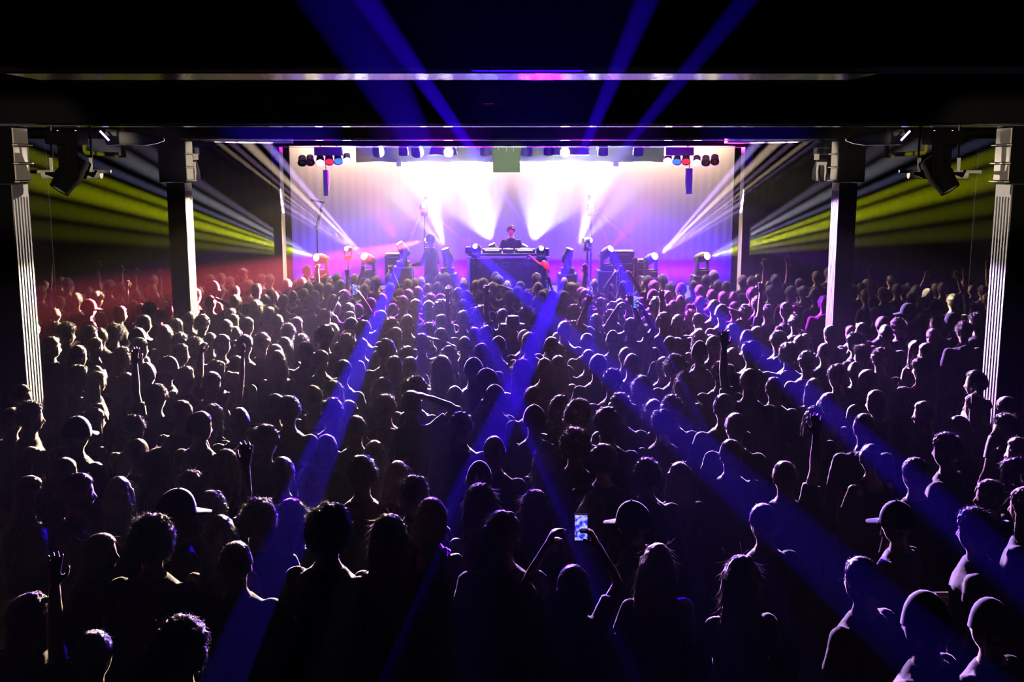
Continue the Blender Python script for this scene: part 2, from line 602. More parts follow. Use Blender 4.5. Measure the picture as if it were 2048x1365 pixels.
# arm poses: elbow and wrist directions (right arm; x outwards), hand kind, palm normal
ARMS = dict(
    down=((0.22, 0.05, -1), (0.05, 0.35, -1), 'relaxed', (-1, 0.1, 0)),
    front=((0.25, 0.25, -1), (-0.45, 0.85, 0.12), 'relaxed', (-0.3, 0, -1)),
    drink=((0.25, 0.55, -0.8), (-0.35, 0.45, 0.85), 'grip', (-0.8, 0.4, 0)),
    up=((0.22, 0.12, 1), (0.02, 0.1, 1), 'open', (0, 1, 0)),
    fistup=((0.45, 0.3, 0.75), (-0.05, 0.1, 1), 'fist', (0, 1, 0)),
    bent=((0.75, 0.25, 0.55), (-0.35, 0.05, 0.95), 'open', (0, 1, 0.1)),
    point=((0.45, 0.65, 0.65), (0.2, 0.75, 0.6), 'point', (0, 0.4, -1)),
    out=((0.9, 0.25, 0.25), (0.85, 0.2, 0.45), 'open', (0, 0.6, -1)),
    head=((0.75, 0.15, 0.6), (-0.93, 0.05, 0.42), 'grip', (-0.5, 0, -1)),
    phone=((0.42, 0.55, 0.62), (-0.5, 0.05, 0.95), 'grip', (-1, 0.2, 0)),
    cup=((0.62, 0.30, -0.72), (0.22, 0.55, 0.8), 'grip', (-0.8, 0.4, 0)),
    hold=((0.3, 0.1, -0.85), (-0.2, 0.85, 0.1), 'grip', (-0.6, 0, -0.5)),
    deck=((0.28, 0.35, -0.85), (-0.05, 0.9, -0.15), 'relaxed', (0, 0, -1)),
)
LEN_U, LEN_F = 0.285, 0.255


class Fig:
    pass


def figure(sex, left, right, turn=0.0, tilt=0.0, nod=0.0):
    f = Fig()
    m = sex == 'm'
    f.sh = 0.182 if m else 0.158
    k = 1.0 if m else 0.90
    f.secs = [(0.80, 0.15, 0.10, 0.0), (0.86, 0.168 if m else 0.172, 0.118, -0.01), (0.93, 0.172 if m else 0.178, 0.122, -0.012), (1.02, 0.158 * (1 if m else 0.93), 0.108, -0.004),
              (1.10, 0.150 * (1 if m else 0.86), 0.104 * k, 0.0), (1.20, 0.166 * k, 0.114 * k, 0.0), (1.29, 0.184 * k, 0.122 * k, 0.0), (1.355, 0.188 * k, 0.112 * k, -0.006),
              (1.405, 0.158 * k, 0.094 * k, -0.012), (1.44, 0.114 * k, 0.078, -0.014), (1.475, 0.080 * k, 0.066 if m else 0.058, -0.013), (1.505, 0.060 if m else 0.051, 0.060 if m else 0.052, -0.01)]
    f.neck = 0.058 if m else 0.049
    f.ar = 1.0 if m else 0.82
    f.R = Matrix.Rotation(math.radians(-turn), 3, 'Z') @ Matrix.Rotation(math.radians(tilt), 3, 'Y') @ Matrix.Rotation(math.radians(nod), 3, 'X')
    f.HC = Vector((0.03 * math.sin(math.radians(tilt)), 0.018, 1.635))
    f.arms = []
    for s, nm in ((1, right), (-1, left)):
        e, w, hk, pn = ARMS[nm]
        S = Vector((s * f.sh, -0.008, 1.385))
        if e[2] > 0.3:
            S += Vector((-s * 0.012, 0, 0.03))
        E = S + Vector((s * e[0], e[1], e[2])).normalized() * LEN_U
        wd = Vector((s * w[0], w[1], w[2])).normalized()
        W = E + wd * LEN_F
        f.arms.append((s, S, E, W, wd, hk, Vector((s * pn[0], pn[1], pn[2]))))
    return f


def body_mesh(f, name, faces=7000):
    mb = MB()
    loft(mb, f.secs)
    mb.tube([(0, -0.016, 1.42), (0, -0.012, 1.48), (0, -0.002, 1.54), f.HC + Vector((0, -0.012, -0.05))], [f.neck * 1.35, f.neck, f.neck * 0.95, f.neck], 16)
    head(mb, f.HC, f.R)
    a = f.ar
    for s, S, E, W, wd, hk, pn in f.arms:
        blob(mb, S, (0.060 * a, 0.060 * a, 0.060 * a))
        if E.z > S.z:
            mb.tube([Vector((s * 0.08, -0.01, 1.40)), S, S.lerp(E, 0.3)], [0.06, 0.064 * a, 0.05 * a], 12)
        mb.tube([S, S.lerp(E, 0.3), S.lerp(E, 0.7), E, E.lerp(W, 0.3), E.lerp(W, 0.75), W], [0.054 * a, 0.052 * a, 0.044 * a, 0.040 * a, 0.042 * a, 0.031 * a, 0.027 * a], 12)
        blob(mb, E, (0.041 * a,) * 3)
        hand(mb, W, wd, pn, hk, s)
    for s in (-1, 1):
        mb.tube([(s * 0.085, -0.005, 0.90), (s * 0.095, 0.002, 0.72), (s * 0.1, 0.008, 0.5), (s * 0.102, -0.008, 0.38), (s * 0.105, -0.02, 0.2), (s * 0.108, -0.025, 0.07)],
                [0.092, 0.082, 0.060, 0.060, 0.045, 0.040], 14)
        blob(mb, (s * 0.112, 0.045, 0.04), (0.044, 0.125, 0.040))
    return ev_mesh(mb.mesh('b'), name, 0.0078, faces, 2)


def shirt_mesh(f, name, sleeve='tee', g=0.012, faces=2600):
    mb = MB()
    secs = [(z, a + g + (0.006 if z < 1.1 else 0), b + g + (0.008 if z < 1.1 else 0), y) for z, a, b, y in f.secs if 0.86 <= z < 1.41]
    if sleeve == 'tank':
        secs = [s for s in secs if s[0] < 1.36] + [(1.35, f.secs[7][1] * 0.86 + g, f.secs[7][2] + g, -0.006)]
    else:
        secs = secs + [(1.447, f.secs[9][1] + g * 0.9, f.secs[9][2] + g, -0.014), (1.478, f.secs[10][1] + 0.006, 0.074, -0.013)]
    loft(mb, secs)
    a = f.ar
    if sleeve == 'tank':
        for s in (-1, 1):
            mb.tube([(s * 0.085, 0.085, 1.33), (s * 0.095, 0.055, 1.42), (s * 0.09, -0.02, 1.462), (s * 0.095, -0.09, 1.41), (s * 0.09, -0.118, 1.33)], 0.022, 10)
    else:
        for s, S, E, W, wd, hk, pn in f.arms:
            blob(mb, S, (0.058 * a + g,) * 3)
            if E.z > S.z:
                mb.tube([Vector((s * 0.08, -0.01, 1.40)), S, S.lerp(E, 0.3)], [0.06 + g, 0.064 * a + g, 0.05 * a + g], 12)
            if sleeve == 'tee':
                mb.tube([S, S.lerp(E, 0.3), S.lerp(E, 0.62)], [0.056 * a + g, 0.056 * a + g, 0.052 * a + g * 1.4], 12)
            else:
                mb.tube([S, S.lerp(E, 0.3), S.lerp(E, 0.7), E, E.lerp(W, 0.3), E.lerp(W, 0.75), E.lerp(W, 0.97)],
                        [0.056 * a + g, 0.054 * a + g, 0.048 * a + g, 0.046 * a + g, 0.045 * a + g, 0.036 * a + g, 0.030 * a + g], 12)
                blob(mb, E, (0.046 * a + g,) * 3)
        if sleeve == 'hood':
            blob(mb, (0, -0.095, 1.44), (0.105, 0.05, 0.06))
    return ev_mesh(mb.mesh('s'), name, 0.0125, faces, 2, 0.0045)


def trousers_mesh(name, g=0.012):
    mb = MB()
    loft(mb, [(0.80, 0.15, 0.11, 0), (0.88, 0.18, 0.128, -0.011), (0.97, 0.176, 0.124, -0.01)])
    for s in (-1, 1):
        mb.tube([(s * 0.085, -0.005, 0.90), (s * 0.095, 0.002, 0.72), (s * 0.1, 0.008, 0.5), (s * 0.102, -0.008, 0.38), (s * 0.105, -0.02, 0.2), (s * 0.108, -0.02, 0.055)],
                [0.092 + g, 0.082 + g, 0.064 + g, 0.060 + g, 0.05 + g, 0.05 + g], 14)
    return ev_mesh(mb.mesh('t'), name, 0.018, 900, 1)


def sstep(a, b, x):
    t = max(0.0, min(1.0, (x - a) / (b - a)))
    return t * t * (3 - 2 * t)


def hair_mesh(kind, name, faces=3000):
    """hair is modelled about the head centre, face towards +Y"""
    r = random.Random(kind)
    mb = MB()
    thick = dict(short=0.012, crop=0.008, tousled=0.022, curly=0.036, long=0.014, bob=0.020, bun=0.014, pony=0.014, wavy=0.030, spiky=0.03)[kind]
    low = dict(short=-0.42, crop=-0.38, tousled=-0.45, curly=-0.5, long=-0.6, bob=-0.75, bun=-0.5, pony=-0.5, wavy=-0.6, spiky=-0.3)[kind]
    q = bmesh.ops.create_icosphere(mb.bm, subdivisions=4, radius=1.0)
    for v in q['verts']:
        d = v.co.normalized()
        hl = low + (0.95 - low) * sstep(-0.05, 0.95, d.y) * 0.80
        mk = sstep(hl - 0.10, hl + 0.10, d.z)
        if abs(d.x) > 0.75 and d.z < 0.05 and kind in ('short', 'crop', 'tousled', 'bun', 'pony'):
            mk *= sstep(-0.3, 0.15, d.z)
        lump = noise.noise(d * 3.1 + Vector((r.random() * 9, 1, 2))) * 0.35
        if kind in ('curly', 'tousled', 'spiky', 'wavy'):
            lump += noise.noise(d * (9 if kind == 'curly' else 6)) * 0.55
        top = 1 + 0.35 * max(0, d.z) * (kind in ('short', 'tousled', 'curly'))
        v.co = skull(d, -0.012 + mk * (0.012 + thick * top * (1 + lump)))
    if kind in ('long', 'wavy', 'bob'):
        L = dict(long=-0.44, wavy=-0.40, bob=-0.16)[kind]
        secs = []
        nseg = 9
        for i in range(nseg):
            t = i / (nseg - 1)
            z = 0.03 + (L - 0.03) * t
            wv = (0.012 * math.sin(t * 9 + 1) if kind == 'wavy' else 0.004 * math.sin(t * 6))
            a = 0.088 + 0.020 * math.sin(min(1, t * 1.2) * PI) + wv
            if t > 0.6:
                a *= 1 - 0.42 * ((t - 0.6) / 0.4) ** 1.3
            b = 0.060 - 0.018 * t
            y = -0.050 - 0.028 * math.sin(t * PI * 0.55) - (0.055 * sstep(0.30, 0.65, t))
            secs.append((z, a, b, y))
        loft(mb, secs[::-1], 28, 2.0)
        if kind != 'bob':
            for s in (-1, 1):
                mb.tube([(s * 0.075, 0.0, 0.04), (s * 0.088, -0.005, -0.06), (s * 0.092, 0.0, -0.15), (s * 0.095, -0.03, -0.24)], [0.026, 0.03, 0.032, 0.016], 10)
    if kind == 'bun':
        blob(mb, (0, -0.075, 0.105), (0.045, 0.045, 0.042), 3)
    if kind == 'pony':
        mb.tube([(0, -0.095, 0.04), (0, -0.14, 0.04), (0.005, -0.165, -0.03), (0.01, -0.160, -0.13), (0.012, -0.155, -0.24)], [0.02, 0.028, 0.034, 0.030, 0.010], 12)
    bmesh.ops.recalc_face_normals(mb.bm, faces=mb.bm.faces)
    me = ev_mesh(mb.mesh('h'), name, 0.0075, None, 1)
    # strand relief
    n = len(me.vertices)
    bm = bmesh.new()
    bm.from_mesh(me)
    bm.normal_update()
    amp = dict(short=0.004, crop=0.0015, tousled=0.007, curly=0.009, long=0.005, bob=0.005, bun=0.003, pony=0.003, wavy=0.008, spiky=0.012)[kind]
    for v in bm.verts:
        p = v.co
        ang = math.atan2(p.x, -p.y)
        if kind in ('curly', 'spiky', 'tousled'):
            h = noise.noise(p * 55) + 0.7 * noise.noise(p * 110)
        else:
            h = noise.noise(Vector((ang * 13, p.z * 9, 0))) + 0.6 * noise.noise(Vector((ang * 30, p.z * 16, 4)))
        v.co = p + v.normal * h * amp
    # loose strands
    vs = [v for v in bm.verts if skull(v.co.normalized()).length < v.co.length - 0.004]
    ns = dict(short=260, crop=60, tousled=380, curly=480, long=330, bob=240, bun=120, pony=140, wavy=420, spiky=340)[kind]
    new = []
    for i in range(ns):
        v = r.choice(vs)
        nrm = v.normal.copy()
        dn = Vector((0, 0, -1)) - nrm * (-nrm.z)
        out = dict(short=0.5, crop=0.8, tousled=0.8, curly=0.9, long=0.07, bob=0.12, bun=0.2, pony=0.2, wavy=0.16, spiky=1.3)[kind]
        ln = dict(short=0.022, crop=0.006, tousled=0.034, curly=0.036, long=0.10, bob=0.05, bun=0.04, pony=0.05, wavy=0.08, spiky=0.05)[kind] * r.uniform(0.5, 1.2)
        jit = Vector((r.gauss(0, 1), r.gauss(0, 1), r.gauss(0, 1))) * 0.3
        d1 = (nrm * out + dn + jit).normalized()
        d2 = (d1 + dn * 0.5 + jit * 1.2).normalized()
        p0 = v.co - nrm * 0.002
        p1 = p0 + d1 * ln * 0.5
        p2 = p1 + d2 * ln * 0.5
        new.append((p0, p1, p2, d1))
    for p0, p1, p2, d1 in new:
        s = d1.cross(Vector((0.3, 0.2, 1))).normalized() * 0.0016
        u = d1.cross(s).normalized() * 0.0016
        a = [bm.verts.new(p0 + q) for q in (s, u - s * 0.5, -u - s * 0.5)]
        b = [bm.verts.new(p1 + q * 0.8) for q in (s, u - s * 0.5, -u - s * 0.5)]
        c = bm.verts.new(p2)
        for k in range(3):
            bm.faces.new((a[k], a[(k + 1) % 3], b[(k + 1) % 3], b[k]))
            bm.faces.new((b[k], b[(k + 1) % 3], c))
    bm.to_mesh(me)
    bm.free()
    me.shade_smooth()
    return me


def cap_mesh(name, kind='cap'):
    mb = MB()
    n = 26
    if kind in ('cap', 'back'):
        rings = []
        for j in range(9):
            t = j / 8 * PI * 0.53
            ring = []
            for k in range(n):
                p = 2 * PI * k / n
                d = Vector((math.sin(t) * math.cos(p), math.sin(t) * math.sin(p), math.cos(t)))
                q = skull(Vector((d.x, d.y, d.z)), 0.024)
                q.z = q.z * 1.02 + 0.012
                ring.append(mb.bm.verts.new(q) if j else None)
            rings.append(ring)
        tip = mb.bm.verts.new((0, 0, 0.158))
        for k in range(n):
            mb.bm.faces.new((tip, rings[1][k], rings[1][(k + 1) % n]))
        for a, b in zip(rings[1:], rings[2:]):
            for k in range(n):
                mb.bm.faces.new((a[k], b[k], b[(k + 1) % n], a[(k + 1) % n]))
        blob(mb, (0, 0, 0.160), (0.009, 0.009, 0.006), 1)
        sg = 1
        up, lo = [], []
        for j in range(5):
            ru, rl = [], []
            for k in range(13):
                a = (k / 12 - 0.5) * 2.3
                x = math.sin(a) * 0.090 * (1 - 0.05 * j)
                y = 0.060 + 0.045 * math.cos(a) + 0.024 * j * math.cos(a) ** 0.7 if abs(a) < 1.5 else 0.06
                z = 0.026 - 0.30 * abs(x) ** 1.3 - 0.006 * j
                ru.append(mb.bm.verts.new((x, y, z + 0.003)))
                rl.append(mb.bm.verts.new((x, y, z - 0.003)))
            up.append(ru)
            lo.append(rl)
        for g, fl in ((up, 0), (lo, 1)):
            for a, b in zip(g, g[1:]):
                for k in range(12):
                    mb.bm.faces.new((a[k], a[k + 1], b[k + 1], b[k]))
        for k in range(12):
            mb.bm.faces.new((up[-1][k], up[-1][k + 1], lo[-1][k + 1], lo[-1][k]))
            mb.bm.faces.new((up[0][k], up[0][k + 1], lo[0][k + 1], lo[0][k]))
        for e in (0, 12):
            for j in range(4):
                mb.bm.faces.new((up[j][e], up[j + 1][e], lo[j + 1][e], lo[j][e]))
        bmesh.ops.remove_doubles(mb.bm, verts=mb.bm.verts, dist=0.0004)
        if kind == 'back':
            bmesh.ops.rotate(mb.bm, verts=mb.bm.verts, cent=(0, 0, 0), matrix=Matrix.Rotation(PI, 3, 'Z'))
    elif kind == 'hat':
        mb.lathe([(0.165, 0.048), (0.172, 0.042), (0.160, 0.036), (0.105, 0.034), (0.101, 0.04), (0.094, 0.12), (0.080, 0.155), (0.04, 0.165), (0.002, 0.160)], (0, -0.005, 0), n=28)
    elif kind == 'beanie':
        q = bmesh.ops.create_icosphere(mb.bm, subdivisions=3, radius=1.0)
        for v in q['verts']:
            d = v.co.normalized()
            v.co = skull(d, 0.016 if d.z > 0.02 else 0.021 if d.z > -0.22 else -0.02) + Vector((0, -0.006, 0.012 + 0.02 * max(0, d.z)))
    elif kind == 'ears':
        for s in (-1, 1):
            blob(mb, (s * 0.075, -0.01, 0.115), (0.034, 0.02, 0.034), 2)
        mb.tube([(math.sin(a) * 0.092, -0.005, math.cos(a) * 0.140) for a in [(-1.5 + 3.0 * k / 12) for k in range(13)]], 0.007, 6)
    return mb.mesh(name, None, 0.9)
# ------------------------------------------------------------------ who stands where (head centres read off the photograph)
# hair: s short dark, l short fair, L long dark, B long blonde, C curly, b shaved, k bun, P ponytail, m bob, t tousled
#       c dark cap, w pale cap, q pale cap worn backwards, u blue cap, r red cap, h brimmed hat, n beanie, R spiky red, E round ears
# then turn (degrees, + to the right), pose, shirt
CROWD = [
(0, 520, 3.9, """
315,262,s,20 525,205,s,10 278,300,s,40 465,335,L,40,dr 850,222,s,20,up- 925,240,s,60 600,322,s 695,262,b 755,312,s,55 685,390,r,50 1060,290,s,50 1040,372,B,45,up- 1185,245,s,0,fi- 1195,300,B,20 940,430,s,50 1090,410,s,40 1165,412,s 1235,440,k,45 1120,505,s,45
1430,165,s 1480,240,s,30 1520,287,s,40 1565,262,B 1640,172,s 1650,238,c,40 1725,160,s 1700,250,s,50 1785,185,s,40 1890,125,R,60,dr 1935,217,s,40 1825,262,s,30 2000,245,s 1640,345,s,20,hd 1500,395,s,45 1850,345,t 1990,385,B 1810,440,B 1380,525,L,30 1290,580,B 1470,475,s 1570,510,s,40,,white 1765,545,s,10 1845,585,L 1910,525,s,20
430,560,L,60 555,590,C,50 680,600,s,60 775,610,s 865,590,C,40 205,595,s,60 1065,625,w,50,,white 1060,700,s,45 1395,650,L,50 1540,690,L,20 1620,650,s,20 1715,670,s,45 1925,680,s,20 395,690,s,50 600,760,s,65 735,690,s,60 950,770,L,40 1400,745,s,40
1110,905,b,10 1215,1090,l,10,up- 1310,865,c,45 1450,930,s,55 1720,890,s,30 1835,840,l,20 1790,970,k,55,up 1630,975,s,30,fi- 640,920,s,65 750,960,L,55 960,975,L,55 1430,1215,s,20 1640,1240,L,20 1870,1270,b,10 1560,1315,s,30 155,1085,s,60 90,1040,b,50 725,1265,L,40 1030,1350,t,20 100,1270,s,40 210,1240,s,60
"""),
(500, 520, 3.9, """
95,165,s 150,165,s,20 290,205,s,20 440,95,s,60,ot 395,190,s,20,fi 460,225,s 540,232,s 680,160,s 710,215,s 640,242,s 815,165,s 825,200,s 985,185,s,0,bo 1095,150,t 1220,205,l 1295,197,s 1360,230,B 1480,175,c,20 1520,160,s 1460,227,s 1680,225,s 1755,212,l 1815,207,l 1915,140,b 1940,180,s 1890,240,s,0,hd 45,240,s,30 170,290,s 335,290,L 430,282,l 510,300,s 545,260,l 630,320,B 740,292,s 890,242,s,0,dr,white 1090,235,s,10 1240,290,s 1315,265,l 1490,255,s 1560,258,l 1620,275,s 1860,292,s 1795,312,s
35,400,B 125,342,l 240,330,s,20 150,430,L 215,500,s 355,512,L,40 475,350,s,0,,white 590,460,t,30 660,392,l,30 770,405,s,0,ph 850,402,s 770,472,s 940,362,s 1040,322,s 1020,465,s 1120,400,m,40 1190,345,s 1220,382,s 1290,375,s 1360,332,B 1425,325,s 1490,335,w,-60 1390,400,c,10 1480,400,C 1550,425,k 1650,385,t 1690,305,s 1790,425,B 1970,455,s,0,up- 800,540,c,20 885,560,l,20 1100,540,l,30 1225,505,s 1270,465,l 1490,500,s 1660,475,t,0,up- 930,615,s 1085,605,s,40 600,610,s,40 1390,585,C 1490,615,s,0,,grey 1760,605,s 1845,595,s
135,662,s 275,680,B 320,580,l 360,660,B 150,742,L 250,795,L 455,730,s 540,795,s 750,665,s,25 840,685,s 1345,670,t,0,hd 1670,680,b 1110,725,s 1000,790,L 1210,770,s 1810,745,s 1900,690,c,20 1560,765,L 1490,855,B 1135,850,s 1240,850,s 720,880,s,20 1730,880,c 1820,965,w,-70 1655,1080,b,0,,tan 1510,1060,L 1280,1045,C,20 1040,1010,L 1030,1170,t 1240,1145,s,0,hd 1940,1095,w,-50 190,1160,s,20 320,1195,s 510,1085,k 645,1200,l 650,1050,L 770,1195,L 600,1120,c,50 1640,1325,s 840,1335,s
"""),
(1000, 520, 3.9, """
45,235,s 160,225,s 235,195,s,0,fi 285,155,s 305,230,s 385,205,s 335,295,s 420,312,c 95,312,C 200,312,s 295,347,s 130,268,s 560,245,C,10,up 615,272,l 660,292,s 500,307,l 860,232,L,0,up 965,230,s,0,ph 1155,182,s,0,up- 1205,222,s 1270,165,s 1335,235,s 1410,245,c 1490,220,s 1610,170,s 1665,145,w 1700,220,s,10 1775,225,l,0,,white 1890,175,l,20 1965,185,s,0,up 2010,155,B 1330,290,L 1195,300,c 1240,380,C 1365,375,b 1300,415,s 1400,325,L 1560,255,s 1660,292,s 1740,305,s 1810,300,L 1560,345,s 1680,382,s 1830,395,s,-20 1970,282,s 2010,355,s,30
1460,455,L 1270,495,s 1385,500,s,10,up- 1540,485,s 1740,430,c,-10,hd 1900,425,s,0,up 30,445,s 100,525,h 210,435,s 370,410,C,0,,blue 470,375,s 675,365,s 575,425,s 790,355,s 885,405,s 930,375,s 1010,355,s 1100,355,s 750,495,s 850,475,t,0,bo 1035,535,s,0,ph 1120,575,L 500,560,s,20 575,540,m 190,625,s,-20 275,655,s 665,655,s 860,645,n 820,690,s 1170,485,B 1330,675,b 1560,610,B 1670,685,s 1570,745,n 1800,765,L 1810,570,L 1930,630,l 1960,740,s 370,695,s 440,720,L 960,770,s,20 1060,825,b 680,790,s 765,840,s,0,,grey 360,855,b,0,,charcoal 460,835,L 1260,850,s 1370,860,C 880,970,s 1440,965,B 1700,900,t 1110,1015,L,0,cu- 190,885,B 1960,965,s,10,up- 270,1100,s 940,1170,s 1200,1190,B 1350,1180,s 1740,1170,s 410,1185,L 570,1225,t,50 330,1270,q 770,1300,s 1270,1300,s 1840,1325,l
"""),
(1500, 520, 3.737, """
65,145,l,20 190,160,s,0,up 370,190,s,0,up- 500,135,s,-20 590,110,s 770,245,l 830,228,s 870,195,s 1000,265,s,-10,up- 905,205,c,-30 885,278,l,-40 1100,235,s 1205,292,b 1245,252,s 1330,275,s 1440,225,s,0,bo 1520,322,s 1400,375,c,-60 1290,342,s,-50 1490,365,s 1780,300,B,-60 1700,385,s,-60 1690,475,s,-50 155,252,s 310,260,s,0,,red 400,255,s 490,280,w,-20 555,335,s 275,385,s,-40 60,335,s,-30 130,405,s 340,485,s 25,245,s 1190,405,c,-50 1110,510,s,-60,,grey 1210,530,L 860,545,s,-30 1010,565,s 1000,500,l 790,630,s,-40 610,565,s,-40 1390,495,s,-30 1530,475,c,-50 1390,585,s,-20 1590,545,s 1245,680,L,-20 1330,705,s,-50 1275,825,B,-20
215,620,l 380,635,L,-20 580,705,s 20,610,s 40,700,s 290,725,C 430,780,s 855,725,s,-50 790,850,k 660,890,s,-30 960,755,s 870,925,s,-30 500,970,L 1670,930,s,-70 1720,1100,E,-60 990,1075,b,-40 1150,1065,L,-20 590,1095,m 480,1195,L 170,975,l 30,960,s 855,1275,s 1330,1165,s,-60 1920,1130,s,-40
"""),
(0, 830, 2.552, """
390,110,u,30,,white 700,105,C 720,200,b 780,250,L,60 1010,95,s 1095,60,L 1150,265,L,20 320,305,b,60 140,405,L,60 425,405,s,70 615,410,L 985,385,L 950,510,w,60 1065,630,L 160,660,L,30 505,715,B,60 835,670,C,0 1290,560,C 1190,775,l 150,1045,L,70 900,1230,C 520,800,s,0,up- 480,1250,s,20,up- 1040,500,s,0,up
"""),
(500, 830, 2.552, """
195,310,k 270,335,L 370,185,s 575,320,s 745,325,L 848,425,s 1070,110,t,30 1245,195,b 1185,355,n 1170,470,B 1288,630,s 60,570,C 180,535,B,20,,cyan 460,620,C,20 750,640,B 540,100,s 100,150,s,20 960,540,m 590,205,L
"""),
(1000, 830, 2.552, """
260,210,L,0,cu- 410,175,C 510,75,s 555,250,s 830,75,s,0,,maroon 700,325,s 915,325,L 1205,90,l 1180,215,s,0,,grey 130,490,L 440,480,L 690,565,c,-50 375,890,m,0,ph 830,775,B 1210,855,B
"""),
(1500, 830, 2.551, """
80,565,l,-20 180,330,l,0,up 620,230,k,-20 850,315,s,-30 1010,190,s,-40,dr 1290,85,s,-70 790,565,c,-50 585,860,s,-30 1130,600,s,-60 930,1085,n,-40 1210,1100,n,-40 1060,80,B,-50 1330,330,s,-50 1375,480,B,-50 1290,430,s,-60 1380,200,s,-60
"""),
]
# ------------------------------------------------------------------ stage, roof frames and fixtures
structure('floor', MB().box((0, (YB + YE) / 2, -0.1), (2 * WX + 0.6, YE - YB + 0.6, 0.2)), M_FLOOR)
structure('ceiling', MB().box((0, (YB + YE) / 2, CEIL_Z + 0.1), (2 * WX + 0.6, YE - YB + 0.6, 0.2)), M_CEIL)
structure('wall_left', MB().box((-WX - 0.15, (YB + YE) / 2, CEIL_Z / 2), (0.3, YE - YB, CEIL_Z)), M_WALL)
structure('wall_right', MB().box((WX + 0.15, (YB + YE) / 2, CEIL_Z / 2), (0.3, YE - YB, CEIL_Z)), M_WALL)
structure('wall_far', MB().box((0, YE + 0.15, CEIL_Z / 2), (2 * WX + 0.6, 0.3, CEIL_Z)), M_WALL)
structure('wall_near', MB().box((0, YB - 0.15, CEIL_Z / 2), (2 * WX + 0.6, 0.3, CEIL_Z)), M_WALL)
sx = 6.9
structure('floor_stage', MB().box((0, (STAGE_Y + YE) / 2, STAGE_Z / 2), (2 * sx, YE - STAGE_Y, STAGE_Z)).box((0, STAGE_Y + 0.01, STAGE_Z - 0.04), (2 * sx + 0.04, 0.06, 0.07)), M_STAGE)
M_BEAM = mat('black_beam_steel', (0.004, 0.004, 0.005), 0.8, spec=0.1)
M_UNDER = mat('glossy_beam_underside', (0.55, 0.55, 0.57), 0.13, metal=0.85, bump=0.05, bscale=60)
DEP = 0.34
for i, y in enumerate(BAY):
    mb = MB().box((0, y + DEP / 2, (BEAM_Z + CEIL_Z) / 2 + 0.01), (2 * WX, DEP, CEIL_Z - BEAM_Z - 0.02))
    b = structure('beam_%d' % (i + 1), mb, M_BEAM)
    put('underside_plate', MB().box((0 if i else -0.3, y + DEP / 2, BEAM_Z - 0.004), (2 * 4.95 if i else 3.7, DEP - 0.01, 0.008)).mesh('underside_plate', M_UNDER), b)  # nearest plate's length follows the lit stretch of the underside, not the beam
M_STRIP = mat('pale_slotted_metal', (0.2, 0.19, 0.175), 0.6)
M_PLATE = mat('pale_bracket_plate', (0.66, 0.62, 0.56), 0.6, bump=0.2, bscale=20, var=0.1)
PX_IN = {1: at_y(2026, 372, BAY[1]).x, 2: at_y(1680, 368, BAY[2]).x, 3: 4.6, 0: 5.0}
npil = 0
for i, y in enumerate(BAY):
    for s in (-1, 1):
        npil += 1
        xi = PX_IN[i]
        w = 0.26 if i < 3 else 0.16
        top = BEAM_Z if i == 3 else at_y(1675, 366, BAY[2]).z if i != 1 else at_y(2010, 370, BAY[1]).z
        b = structure('pillar_%d' % npil, MB().box((s * (xi + w / 2), y + DEP / 2, top / 2), (w, DEP, top)), M_BLACK)
        # slotted metal facing on the aisle side
        mb = MB()
        x0 = s * (xi - 0.006)
        mb.box((x0, y + DEP / 2, top - 0.06), (0.012, DEP, 0.12))
        nsl = 5
        pit = DEP / (nsl * 2 + 1)
        for k in range(nsl + 1):
            mb.box((x0, y + pit * (2 * k + 0.5), (top - 0.12) / 2), (0.012, pit, top - 0.12))
        if i < 3:
            put('slotted_facing', mb.mesh('slotted_facing', M_STRIP), b)
        if i == 3:
            b.data.materials[0] = M_PALE  # far pillars made pale to stand in for haze in front of them
            continue
        # bracket where the pillar meets the beam
        xc = xi - 0.04
        h = BEAM_Z - top - 0.02
        put('bracket', MB().box((s * (xc + 0.20), y + DEP / 2, top + 0.01 + h / 2), (0.40, DEP, h)).mesh('bracket', M_BLACK), b)
        for k in range(3):
            zz = top + 0.03 + (h - 0.02) * (k + 0.5) / 3
            put('bracket_plate', MB().box((s * (xc - 0.006), y + DEP / 2, zz), (0.012, DEP - 0.03, h / 3 - 0.035)).mesh('bracket_plate', M_PLATE), b)
            put('bracket_flange', MB().box((s * (xc - 0.02), y + DEP / 2, zz - (h - 0.02) / 6), (0.06, DEP, 0.012)).mesh('bracket_flange', M_PLATE), b)

# backdrop, border curtain
def drape(name, x0, x1, z0, z1, y, m, amp, folds, scallop=None):
    mb = MB()
    n = folds * 8
    rows = 6
    g = []
    for j in range(rows + 1):
        r = []
        for i in range(n + 1):
            t = i / n
            lo = z0 + (scallop(t) if scallop else 0)
            z = z1 + (lo - z1) * j / rows
            r.append(mb.bm.verts.new((x0 + (x1 - x0) * t, y + amp * math.sin(t * folds * 2 * PI) * (0.5 + 0.5 * j / rows), z)))
        g.append(r)
    back = [[mb.bm.verts.new(v.co + Vector((0, 0.012, 0))) for v in r] for r in g]
    for G in (g, back):
        for a, b in zip(G, G[1:]):
            for i in range(n):
                mb.bm.faces.new((a[i], a[i + 1], b[i + 1], b[i]))
    for i in range(n):
        for j in (0, rows):
            mb.bm.faces.new((g[j][i], g[j][i + 1], back[j][i + 1], back[j][i]))
    for j in range(rows):
        for i in (0, n):
            mb.bm.faces.new((g[j][i], g[j + 1][i], back[j + 1][i], back[j][i]))
    return mb.build(name, m, smooth=9)

